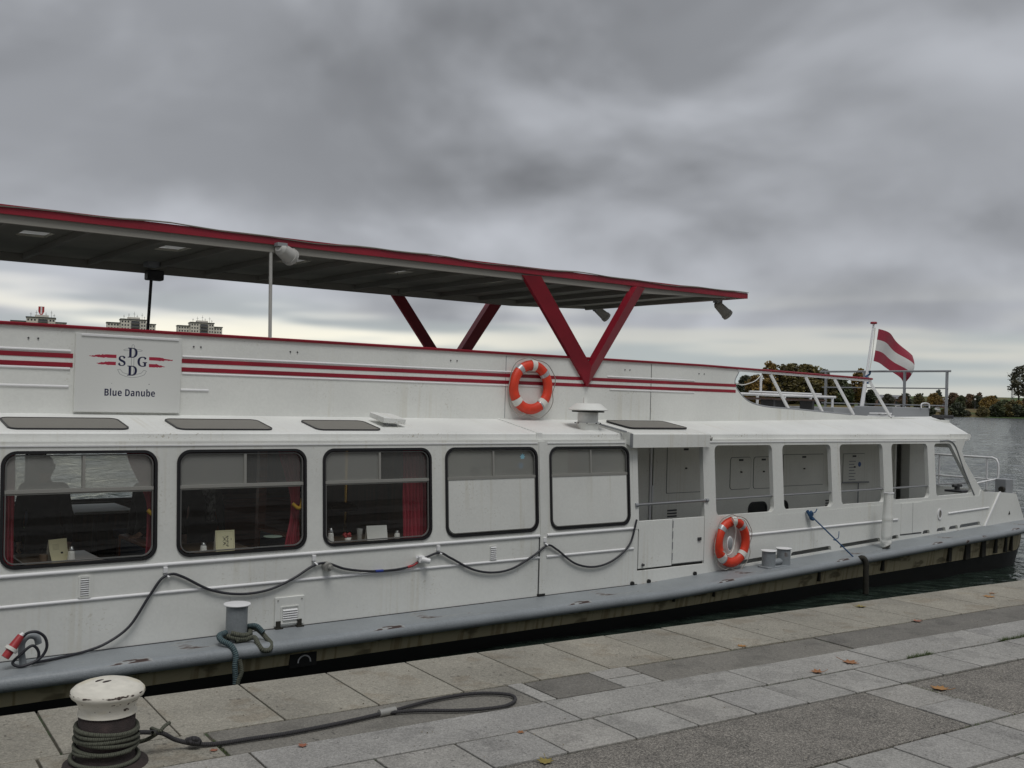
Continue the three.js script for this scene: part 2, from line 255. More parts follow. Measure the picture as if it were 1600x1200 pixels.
function quayBox(s0, s1, t0, t1, y0, y1, r = 0) {
  const g = box(s0, s1, y0, y1, t0, t1, r), p = g.attributes.position, n = g.attributes.normal;
  for (let i = 0; i < p.count; i++) { const v = qp(p.getX(i), p.getZ(i), p.getY(i)); p.setXYZ(i, v.x, v.y, v.z); const a = n.getX(i), c = n.getZ(i); n.setXYZ(i, QU.x * a + QN.x * c, n.getY(i), QU.z * a + QN.z * c); }
  return g;
}
{
  const quay = thing('quay', 'grey stone-paved river quay with a straight edge above the water', 'quay', [0, 0, 0]); tag(quay, null, null, null, 'structure');
  part('quay_wall', quayBox(-60, 90, 0.012, 0.6, -4, -0.12), std({ map: mod_(copingMap, 2.3), color: lin(0.42, 0.42, 0.38), roughness: 0.95 }), quay);
  part('joint_bed', quayBox(-60, 90, 0.02, 60, -0.5, -0.014), MJoint, quay);
  const R = rng(77), J = 0.0085, pick = (a) => a[Math.floor(R() * a.length)];
  let n = 0;
  const slab = (s0, s1, t0, t1, mat, name = 'slab', h = 0) => { const y = h + (R() - 0.5) * 0.005; part(name, quayBox(s0 + J * (0.6 + R() * 0.7), s1 - J * (0.6 + R() * 0.7), t0 + J, t1 - J, -0.11, y, 0.006), mat, quay); n++; };
  for (let s = -0.9; s < 26; s += 0.698) slab(s, s + 0.698, 0, 0.965, pick(MQ.coping));
  // the strip of patches behind the coping
  for (let s = -0.95; s < 2.0; s += 1.0) slab(s, Math.min(s + 1, 2.04), 0.965, 1.45, pick(MQ.coping));
  slab(2.05, 4.36, 0.965, 1.45, MQ.asphalt[0], 'asphalt_patch', -0.006); slab(4.36, 4.5, 0.965, 1.45, MQ.granite[0]);
  slab(4.5, 5.14, 0.99, 1.45, MQ.asphalt[1], 'asphalt_patch', 0.002); slab(5.14, 5.53, 0.965, 1.2, MQ.granite[2]); slab(5.14, 5.53, 1.2, 1.45, MQ.granite[0]);
  slab(5.55, 7.85, 0.965, 1.45, MQ.asphalt[0], 'asphalt_patch', -0.008); slab(7.86, 12.4, 0.965, 1.45, MQ.asphalt[1], 'asphalt_patch', -0.006); slab(12.4, 20, 0.965, 1.45, MQ.asphalt[0], 'asphalt_patch', -0.008); slab(20, 27, 0.965, 1.45, MQ.asphalt[1], 'asphalt_patch', -0.008);
  for (const [a, b] of [[-1, 0.6], [0.6, 2.17], [2.17, 4.37], [4.37, 6.21], [6.21, 7.73], [7.73, 9.5], [9.5, 11.3], [11.3, 13.1], [13.1, 15], [15, 17], [17, 19], [19, 21]]) slab(a, b, 1.45, 1.915, pick(MQ.granite));
  for (let s = -0.55; s < 20; s += 0.555) slab(s, s + 0.555, 1.93, 2.41, pick(MQ.granite));
  // framed panels of exposed aggregate
  const frame = [-3.1, 2.42, 6.72, 11.2, 15.7, 20.2];
  for (let i = 0; i < 5; i++) {
    const a = frame[i] + (i ? 0.52 : 0), b = frame[i + 1];
    for (const [t0, t1] of [[2.42, 3.33], [4.35, 5.3]]) {
      slab(a, b, t0, t1, MQ.aggregate, 'aggregate_panel', -0.004);
      slab(b, b + 0.52, t0, (t0 + t1) / 2, pick(MQ.granite)); slab(b, b + 0.52, (t0 + t1) / 2, t1, pick(MQ.granite));
    }
  }
  for (const [t0, t1] of [[3.34, 3.83], [3.84, 4.34], [5.32, 5.82]]) for (let s = -0.3; s < 15; s += 0.555) slab(s, s + 0.555, t0, t1, pick(MQ.granite));
  part('pavement', [quayBox(-60, -1.02, 0.6, 60, -0.3, -0.004), quayBox(-1, 26, 5.84, 60, -0.3, -0.004), quayBox(27.2, 90, 0.0, 60, -0.3, -0.004), quayBox(-60, -1.02, 0, 0.598, -0.11, -0.004)], MQ.granite[1], quay);
  for (const c of quay.children) c.receiveShadow = true;
}

// ------------------------------------------------------------------ far bank, in metres ahead (d) and to the right (l) of where the camera looks
const FW = V(Math.cos(52.6 * RAD), 0, -Math.sin(52.6 * RAD)), RT = V(Math.sin(52.6 * RAD), 0, Math.cos(52.6 * RAD));
const far = (d, l, y = 0) => V(FW.x * d + RT.x * l, y, FW.z * d + RT.z * l);
const shore = (l) => 505 - 0.08 * l + 8 * Math.sin(l * 0.031) + 4 * Math.sin(l * 0.11);
const groundY = (d, l) => { const a = d - shore(l); return a < 0 ? WATER - 1 : mix(WATER - 0.1, 3.2, step(0, 46, a)) + 1.5 * (fbm(l * 0.02, d * 0.02, 3, 0, 0, 501) - 0.5) + 26 * step(500, 1500, a) * (0.8 + 0.5 * fbm(l * 0.003, 3, 3, 0, 0, 503)); };
{
  const LS = range(-1100, 1200, 190), AS = [-6, 0, 3, 7, 12, 18, 26, 36, 50, 70, 100, 150, 240, 380, 560, 760, 1000, 1300, 1700, 2400], pos = [], idx = [], uv = [], w = AS.length;
  for (const l of LS) for (const a of AS) { const d = shore(l) + a, v = far(d, l, a < 0 ? WATER - 1.2 : groundY(d, l)); pos.push(v.x, v.y, v.z); uv.push(v.x, v.z); }
  for (let i = 0; i < LS.length - 1; i++) for (let k = 0; k < w - 1; k++) { const a = i * w + k; idx.push(a, a + 1, a + w, a + 1, a + w + 1, a + w); }
  const g = new THREE.BufferGeometry(); g.setAttribute('position', new THREE.Float32BufferAttribute(pos, 3)); g.setAttribute('uv', new THREE.Float32BufferAttribute(uv, 2)); g.setIndex(idx); g.computeVertexNormals();
  const map = tex(512, (u, v) => { const k = fbm(u * 9, v * 9, 5, 9, 9, 511), p = step(0.5, 0.62, fbm(u * 4, v * 4, 3, 4, 4, 513)), f = 0.75 + 0.5 * k; return [mix(62, 92, p) * f, mix(84, 80, p) * f, mix(36, 46, p) * f]; });
  const m = new THREE.Mesh(g, std({ map: mod_(map, 120), roughness: 1 })); m.name = 'terrain'; tag(m, 'grassy far river bank rising to low wooded hills', 'bank', null, 'structure'); scene.add(m);
}

// ------------------------------------------------------------------ the ship
const X0 = -3.5, sheer = (x) => x < 10 ? 0 : (x - 10) * 0.0335, DK = -0.28;
const ship = thing('passenger_ship', 'long white passenger ship with red stripes and a sun-deck canopy, moored along the quay', 'ship', [8.5, WATER - 0.6, -12.75]);
const P = (n, g, m, p = ship, l) => part(n, g, m, p, l);
const endIn = (x) => x > 19.2 ? 0.9 * ((x - 19.2) / 1.4) ** 2 * 0.5 : 0;
{
  const xs = [X0, 0, 4, 8, 10, 12, 14, 16, 18, 19.2, 19.7, 20.2, 20.6], bt = (x) => -0.585 + sheer(x) * 0.45;
  P('hull', loft((x) => { const e = endIn(x), y = DK - 0.04 + sheer(x); return [[y, -9.6 - e], [bt(x), -9.66 - e], [bt(x), -15.84 + e], [y, -15.9 + e]]; }, xs), M.cream);
  P('boot_topping', loft((x) => { const e = endIn(x); return [[bt(x) - 0.002, -9.672 - e], [-1.35, -9.9 - e], [-1.35, -15.6 + e], [bt(x) - 0.002, -15.828 + e]]; }, xs), M.black);
  P('side_deck', loft((x) => { const e = endIn(x), y = DK + sheer(x); return [[y, -9.5 - e], [y - 0.05, -9.5 - e], [y - 0.05, -10.3], [y, -10.3]]; }, xs), M.deck);
  P('side_deck', loft((x) => { const e = endIn(x), y = DK + sheer(x); return [[y, -16 + e], [y - 0.05, -16 + e], [y - 0.05, -15.2], [y, -15.2]]; }, xs), M.deck);
  P('rubbing_strake', loft((x) => circ(DK - 0.068 + sheer(x), -9.5 - endIn(x), 0.07, 16), [...range(X0, 19.2, 30), 19.6, 20, 20.3, 20.6], 1.2), M.deck);
  P('rubbing_strake', loft((x) => circ(DK - 0.068 + sheer(x), -16 + endIn(x), 0.07, 10), xs, 1.2), M.deck);
  P('transom_strake', rod(V(20.6, DK - 0.068 + sheer(20.6), -9.5 - endIn(20.6)), V(20.6, DK - 0.068 + sheer(20.6), -16 + endIn(20.6)), 0.07, 0.07, 12), M.deck);
  for (const [x, w, b] of [[17.15, 0.1, 0.02], [17.75, 0.16, 0], [18.3, 0.14, 0], [18.75, 0.08, 0.03], [19.12, 0.07, 0.02], [19.35, 0.05, 0.02], [10.2, 0.03, 0.1], [11.0, 0.025, 0.08], [13.4, 0.04, 0.05], [15.1, 0.06, 0.05]]) { const y = DK - 0.1 + sheer(x); P('rubber_fender_strip', box(x - w / 2, x + w / 2, bt(x) + b, y - 0.03, -9.66 - endIn(x), -9.6 - endIn(x), 0.008), M.grime); }
  { const o = P('outlet_plate', box(4.62, 4.92, -0.615, -0.45, -9.66, -9.635), M.black); P('arc_mark', (() => { const g = new THREE.TorusGeometry(0.07, 0.008, 6, 20, Math.PI); g.translate(4.78, -0.57, -9.632); return prep(g); })(), M.trim, o); }
  P('drain_hole', (() => { const g = new THREE.CylinderGeometry(0.022, 0.022, 0.03, 12); g.rotateX(Math.PI / 2); g.translate(2.58, -0.47, -9.62); return prep(g); })(), M.black);
}
// lower side wall and ribs
P('side_wall', plate(poly([[X0, DK - 0.02], [9.87, DK - 0.02], [9.87, 0.478], [X0, 0.478]]), -10, 0.05), M.white);
P('base_seam', box(X0, 9.87, DK - 0.01, DK + 0.006, -10, -9.986), M.darkPaint);
const halfRib = (x0, x1, y, z, r, dy = () => 0) => loft((x) => Array.from({ length: 7 }, (_, i) => { const a = -Math.PI / 2 + i / 6 * Math.PI; return [y + dy(x) + r * Math.sin(a), z + r * Math.cos(a)]; }), [x0, (x0 + x1) / 2, x1], 0.9);
for (const y of [0.478, 0.206]) { P('rib', halfRib(X0, 8.15, y, -10.002, y > 0.4 ? 0.02 : 0.017), M.trim); P('rib', halfRib(8.27, 9.79, y + 0.004, -10.002, y > 0.4 ? 0.02 : 0.017), M.trim); }
for (const x of [3.44, 5.03, 6.62, 8.22]) P('rib_bracket', [box(x - 0.02, x + 0.02, 0.4, 0.46, -10, -9.965, 0.006), rod(V(x, 0.39, -9.99), V(x + 0.03, 0.36, -9.95), 0.01)], M.trim);
P('corner_strip', [box(8.155, 8.255, DK + 0.03, 0.5, -10, -9.985, 0.004), lean(box(8.155, 8.255, 0.5, 1.66, -10, -9.985))], M.white);
P('corner_gap', box(8.14, 8.152, DK + 0.03, 0.47, -10, -9.994), M.darkPaint);
P('scupper', box(8.13, 8.24, DK + 0.005, DK + 0.03, -10, -9.97), M.black);
for (const x of [9.776, 10.09, 11.01]) P('scupper', (() => { const g = new THREE.CylinderGeometry(0.03, 0.03, 0.03, 14); g.rotateX(Math.PI / 2); g.translate(x, DK + 0.02 + sheer(x), -9.99); return prep(g); })(), M.black);
// upper side wall with the salon windows
const WIN = range(1.965, 1.965 + 1.592 * 4, 4), WX = [...range(WIN[0] - 1.592 * 3, WIN[0] - 1.592, 2), ...WIN].filter((x) => x > X0 + 0.2), WY0 = 0.545, WY1 = 1.588, WW = 1.385;
for (const side of [0, 1]) {
  const s = poly([[X0, 0.478], [9.87, 0.478], [9.87, 1.68], [X0, 1.68]]);
  for (const x of WX) s.holes.push(rrPath(x, x + WW, WY0, WY1, 0.13));
  const g = lean(plate(s, -10, 0.045, 10)); if (side) g.applyMatrix4(new THREE.Matrix4().makeScale(1, 1, -1).setPosition(0, 0, -25.5));
  if (side) g.computeVertexNormals();
  P(side ? 'side_wall' : 'window_wall', g, M.white);
}
P('side_wall', box(X0, 18.9, DK, 0.478, -15.5, -15.45), M.white, ship);
WX.forEach((x, i) => {
  const x1 = x + WW, galley = x > 6.5, seal = P('window', lean(ring(x - 0.008, x1 + 0.008, WY0 - 0.008, WY1 + 0.008, 0.138, 0.028, -9.986, 0.05)), M.rubber, ship, galley ? 'galley window with a white panel in its lower half' : 'wide salon window in a black rubber seal');
  const in0 = x + 0.028, in1 = x1 - 0.028, tr = 1.225, mu = x + WW * 0.51, zz = -10.02;
  P('trim', lean(ring(in0 + 0.002, in1 - 0.002, WY0 + 0.03, WY1 - 0.03, 0.105, 0.011, -10.0, 0.02)), M.trimGrey, seal);
  P('transom', [lean(box(in0, in1, tr - 0.014, tr + 0.018, zz - 0.02, zz + 0.022)), lean(box(in0, in1, tr - 0.03, tr - 0.018, zz - 0.02, zz + 0.008))], M.alu, seal);
  P('mullion', lean(box(mu - 0.013, mu + 0.013, tr + 0.018, WY1 - 0.04, zz - 0.02, zz + 0.02)), M.alu, seal);
  const sheet = (sh_, z) => { const g = new THREE.ShapeGeometry(sh_, 8); g.translate(0, 0, z); return prep(g); };
  const pane = (a, b, c, d, r, z, m, n) => P(n, lean(m === M.white ? plate(rrShape(a, b, c, d, r), z, 0.004, 8) : sheet(rrShape(a, b, c, d, r), z)), m, seal);
  pane(in0, mu, tr, WY1 - 0.03, [0.005, 0.005, 0.005, 0.1], zz, M.sashGlass, 'upper_pane'); pane(mu, in1, tr, WY1 - 0.03, [0.005, 0.005, 0.1, 0.005], zz - 0.012, galley || i === WX.indexOf(WIN[0]) ? M.sashGlass : M.sashGlass2, 'upper_pane');
  pane(in0, in1, WY0 + 0.03, tr, [0.1, 0.1, 0.005, 0.005], zz + (galley ? 0.015 : 0), galley ? M.white : M.glass, galley ? 'white_panel' : 'lower_pane');
  { const f = P('window', (() => { const g = ring(x - 0.008, x1 + 0.008, WY0 - 0.008, WY1 + 0.008, 0.138, 0.038, -15.44, 0.05); return g; })(), M.rubber); P('pane', sheet(rrShape(x, x1, WY0, WY1, 0.13), -15.47), M.glass, f); }
});
// roof: rim, sloping edge, deck, the same again on the far side
const roofBase = (x) => 1.925 + Math.max(0, x - 12) * 0.017;
{
  const prof = (x) => { const e = x > 18.68 ? (x - 18.68) / 1.37 : 0, zi = -11.05 - 0.6 * e, zn = mix(-10.135, -11.45, e), r = mix(1.765, roofBase(x) - 0.02, e), b = mix(1.66, roofBase(x) - 0.06, e); const near = [[b, zn + 0.02], [b + 0.005, zn], [r - 0.015, zn - 0.005], [r, zn - 0.02], [roofBase(x), Math.min(zi, zn - 0.03)]]; return [...near, ...near.slice().reverse().map(([y, z]) => [y, -25.5 - z])]; };
  P('roof', loft(prof, [X0, 9.68], 0.35), M.roofWhite); P('roof', loft(prof, [11.22, 12, 14, 16, 18.68, 19.1, 19.5, 19.8, 20.05], 0.35), M.roofWhite);
  P('roof', loft((x) => prof(x).map(([y, z]) => [y - 0.003, clamp(z, -15.4, -10.2)]), [9.68, 11.22], 0.35), M.roofWhite);
  for (const [a, b] of [[X0, 8.14], [8.3, 9.66], [11.24, 18.1]]) { P('drip_rail', loft((x) => [[1.633, -10.072], [1.637, -10.118], [1.646, -10.118], [1.646, -10.072]], [a, b]), M.trim); P('drip_groove', box(a, b, 1.6, 1.632, -10.1, -10.083), M.greyPaint); }
  P('downpipe', box(8.16, 8.25, 1.6, 1.775, -10.2, -10.118, 0.01), M.roofWhite);
}
// skylights in the roof slope
const roofY = (z) => mix(1.765, 1.925, (-10.155 - z) / (11.05 - 10.155));
function skylight(a, b, z0, z1, lift = 0, yf = roofY) {
  const s = 0.16, A = Math.atan2(yf(z1) - yf(z0), z0 - z1), L = Math.hypot(z0 - z1, yf(z1) - yf(z0));
  const put = (g) => { g.rotateX(-Math.PI / 2 + A); g.translate(0, yf(z0) + lift, z0); return prep(g); };
  const sh_ = rrShape(a, b, 0, L, 0.09); sh_.holes.push(rrPath(a + 0.015, b - 0.015, 0.015, L - 0.015, 0.075)); const g = new THREE.ExtrudeGeometry(sh_, { depth: 0.016, bevelEnabled: false }); const f = P('skylight', put(g), M.rubber);
  const pg = new THREE.ExtrudeGeometry(rrShape(a + 0.013, b - 0.013, 0.013, L - 0.013, 0.076), { depth: 0.012, bevelEnabled: false }); P('pane', put(pg), M.skyGlass, f); return f;
}
for (const [a, b] of [[0.45, 1.55], [2.05, 3.15], [3.62, 4.66], [5.17, 5.99]]) skylight(a, b, -10.25, -10.75);
P('roof_box', (() => { const g = new RoundedBoxGeometry(0.3, 0.065, 0.36, 2, 0.01); g.rotateX(0.16); g.rotateZ(-0.06); g.translate(6.25, 1.92, -10.6); return prep(g); })(), M.roofWhite); P('roof_box_foot', box(6.2, 6.32, 1.8, 1.885, -10.62, -10.5), M.greyPaint);
P('roof_seam', loft(() => [[roofY(-10.16) + 0.0, -10.16], [roofY(-10.16) + 0.012, -10.16], [roofY(-11) + 0.012, -11], [roofY(-11), -11]], [8.17, 8.21]), M.roofWhite);
{ // mushroom vent
  const v = P('mushroom_vent', [lathe([[0.15, 0], [0.15, 0.1], [0.165, 0.105], [0.165, 0.12], [0.14, 0.125], [0.14, 0.28]], 9.28, 1.78, -10.42), rod(V(9.28, 1.76, -10.42), V(9.28, 1.8, -10.42), 0.19, 0.17, 30)], M.white);
  P('cap', lathe([[0.0, 0.1], [0.15, 0.1], [0.175, 0.09], [0.27, 0.015], [0.27, 0.005], [0.24, 0.0], [0.0, 0.0]], 9.28, 2.06, -10.42), M.white, v);
  P('cap_gasket', lathe([[0.22, 0], [0.22, -0.02], [0.0, -0.02]], 9.28, 2.058, -10.42), M.black, v);
  for (let k = 0; k < 8; k++) { const a = k / 8 * 6.283; P('bolt', rod(V(9.28 + 0.16 * Math.cos(a), 1.892, -10.42 + 0.16 * Math.sin(a)), V(9.28 + 0.18 * Math.cos(a), 1.892, -10.42 + 0.18 * Math.sin(a)), 0.008, 0.008, 6), M.darkPaint, v); }
  P('lifting_lug', box(9.24, 9.3, 2.16, 2.24, -10.48, -10.46), M.white, v);
}
// sliding hatch over the gangway
{
  const h = P('gangway_hatch', loft(() => [[1.578, -9.965], [1.578, -9.95], [1.757, -9.95], [1.775, -9.975], [1.925, -10.95], [1.80, -10.95], [1.66, -10.2], [1.60, -10.0]], [9.685, 11.215], 0.3), M.white);
  P('hatch_edge', box(9.676, 9.684, 1.58, 1.765, -10.0, -9.948), M.greyPaint, h);
  P('slide_rail', loft(() => [[1.78, -10.05], [1.80, -10.05], [1.95, -11], [1.93, -11]], [9.62, 9.66]), M.greyPaint, h);
  skylight(9.9, 11.07, -10.22, -10.78, 0.012, (z) => mix(1.775, 1.925, (-9.975 - z) / 0.975));
  P('deck_light', [rod(V(11.27, 1.70, -10.12), V(11.27, 1.71, -10.02), 0.05, 0.045, 14), rod(V(11.27, 1.7, -10.02), V(11.29, 1.69, -9.98), 0.03, 0.03, 10)], M.alu);
}
// upper bulwark
{
  const edge = [[13.06, 2.742], [12.955, 2.551], [13.104, 2.378], [13.316, 2.257], [13.644, 2.189], [14.671, 2.141], [16.162, 2.071], [17.597, 2.04], [18.8, 2.015], [19.5, 2.0]];
  const shp = () => { const s = new THREE.Shape(); s.moveTo(X0, 1.86); s.lineTo(X0, 2.79); s.lineTo(12.2, 2.785); s.lineTo(13.06, 2.77); const c = new THREE.CatmullRomCurve3(edge.map(([x, y]) => V(x, y, 0)), false, 'centripetal').getPoints(60); for (const p of c.slice(1)) s.lineTo(p.x, p.y); s.lineTo(19.5, 1.93); s.lineTo(12, 1.86); s.closePath(); return s; };
  P('bulwark', plate(shp(), -11, 0.03), M.white); P('bulwark', plate(shp(), -14.5, 0.03), M.white);
  P('bulwark_edge', tube(edge.slice(0, 7).map(([x, y]) => V(x, y, -11.012)), 0.016, 60), M.greyPaint);
  const railY = (x) => x < 12.2 ? 2.798 : 2.798 - (x - 12.2) * 0.013;
  for (const z of [-11.015, -14.515]) { const r = P('bulwark_rail', loft((x) => [[railY(x) - 0.014, z - 0.036], [railY(x) - 0.014, z + 0.036], [railY(x) + 0.008, z + 0.042], [railY(x) + 0.02, z + 0.02], [railY(x) + 0.02, z - 0.03]], [X0, 5, 12.2, 14, 16.78], 0.3), M.red); P('rail_bar', loft((x) => [[railY(x) - 0.05, z - 0.02], [railY(x) - 0.05, z + 0.02], [railY(x) - 0.015, z + 0.025], [railY(x) - 0.015, z - 0.025]], [13.02, 14, 16.76]), M.trim, r); }
  const STR = [[13.873, 2.72, 14.372, 2.15], [14.827, 2.71, 15.323, 2.11], [15.657, 2.70, 16.26, 2.07], [16.735, 2.69, 17.45, 2.03]];
  for (const z of [-11.015, -14.515]) for (const [a, b, c, d] of STR) P('rail_strut', bar(V(a, b, z), V(c, d, z), 0.03, 0.045), M.trim);
  for (const [a, b] of [[X0, 2.775], [3.895, 12.98]]) for (const y of [2.505, 2.412]) P('stripe', box(a, b, y - 0.023, y + 0.023, -11, -10.996), M.red);
  for (const [a, b, y, r] of [[X0, 2.75, 2.552, 0.014], [3.9, 9.05, 2.552, 0.012], [10.15, 12.0, 2.552, 0.012], [X0, 2.75, 2.372, 0.014], [3.9, 9.05, 2.368, 0.012], [10.2, 12.0, 2.365, 0.012], [X0, 2.74, 2.19, 0.014], [3.89, 4.2, 2.19, 0.014]]) P('moulding', halfRib(a, b, y, -11.001, r), M.trim);
  for (const x of [8.3, 11.05, 12.95 - 1.9]) P('bulwark_seam', box(x - 0.005, x + 0.005, 1.93, 2.77, -11, -10.9985), M.greyPaint);
  for (const x of [2.35, 2.44, 4.02, 4.1, 5.16, 5.25, 7.4, 7.5, 9.95 + 0.55, 9.95 + 0.65, 12.1, 12.22]) P('bolt', (() => { const g = new THREE.CylinderGeometry(0.009, 0.009, 0.012, 8); g.rotateX(Math.PI / 2); g.translate(x, 2.665, -10.998); return prep(g); })(), M.darkPaint);
  P('inner_deck', box(X0, 19.9, 1.91, 1.93, -14.5, -11.03), M.greyPaint);
}
// name board on the bulwark
{
  const cv = document.createElement('canvas'); cv.width = 1100; cv.height = 820; const c = cv.getContext('2d'), R = rng(31);
  c.fillStyle = '#d5d6d2'; c.fillRect(0, 0, 1100, 820);
  for (let i = 0; i < 1500; i++) { const k = 195 + 30 * R(); c.fillStyle = `rgba(${k},${k},${k - 5},0.10)`; c.fillRect(R() * 1100, R() * 820, 2 + 30 * R(), 1 + 4 * R()); }
  const nav = '#10123a';
  c.fillStyle = '#a3283f';
  const brush = (x0, x1, y0, y1, dir) => { c.beginPath(); const tip = dir < 0 ? x0 : x1, full = dir < 0 ? x1 : x0, n = 26; c.moveTo(full, y0); for (let i = 0; i <= n; i++) { const t = i / n; c.lineTo(mix(full, tip, t), mix(y0, y0 + (y1 - y0) * 0.62, Math.max(0, t - 0.42) / 0.58) + (t > 0.4 ? (R() - 0.5) * 9 : 0)); } for (let i = n; i >= 0; i--) { const t = i / n; c.lineTo(mix(full, tip, t * (0.8 + 0.2 * R())), mix(y1, y0 + (y1 - y0) * 0.8, Math.max(0, t - 0.5) / 0.5) + (t > 0.4 ? (R() - 0.5) * 9 : 0)); } c.closePath(); c.fill(); };
  brush(128, 408, 208, 244, -1); brush(205, 404, 284, 320, -1); brush(752, 1010, 216, 252, 1); brush(752, 930, 292, 328, 1);
  c.strokeStyle = '#6a6c70'; c.lineWidth = 3.2;
  c.beginPath(); c.ellipse(578, 110, 13, 20, 0, Math.PI, 0); c.lineTo(591, 410); c.moveTo(565, 110); c.lineTo(565, 410); c.stroke();
  for (const s of [-1, 1]) { c.beginPath(); c.ellipse(578 + s * 62, 150, 36, 9, s * 0.06, 0, 7); c.stroke(); }
  c.beginPath(); c.moveTo(424, 366); c.lineTo(452, 362); c.lineTo(478, 396); c.quadraticCurveTo(578, 430, 672, 396); c.lineTo(700, 362); c.lineTo(728, 372); c.lineTo(706, 412); c.quadraticCurveTo(578, 478, 448, 412); c.closePath(); c.stroke();
  c.textAlign = 'center'; c.fillStyle = nav; c.font = '700 150px serif';
  c.fillText('D', 578, 232); c.fillText('D', 578, 426); c.fillText('S', 468, 325); c.fillText('G', 678, 325);
  c.font = '700 96px sans-serif'; c.save(); c.translate(560, 648); c.scale(0.92, 1.08); c.fillText('Blue Danube', 0, 0); c.restore();
  c.fillStyle = '#55565a'; c.beginPath(); c.arc(760, 515, 5, 0, 7); c.fill(); c.beginPath(); c.arc(368, 515, 3, 0, 7); c.fill();
  const t = new THREE.CanvasTexture(cv); t.colorSpace = THREE.SRGBColorSpace;
  const b = P('name_board', box(2.79, 3.876, 1.937, 2.742, -10.994, -10.962, 0.004), M.white, ship, 'white board with an anchor emblem and dark blue lettering');
  const g = new THREE.PlaneGeometry(1.078, 0.797); g.translate(3.333, 2.3395, -10.9605); P('printed_face', prep(g, true), std({ map: t, roughness: 0.45 }), b);
  P('top_batten', box(2.84, 3.84, 2.715, 2.738, -10.962, -10.95, 0.003), M.trim, b);
}
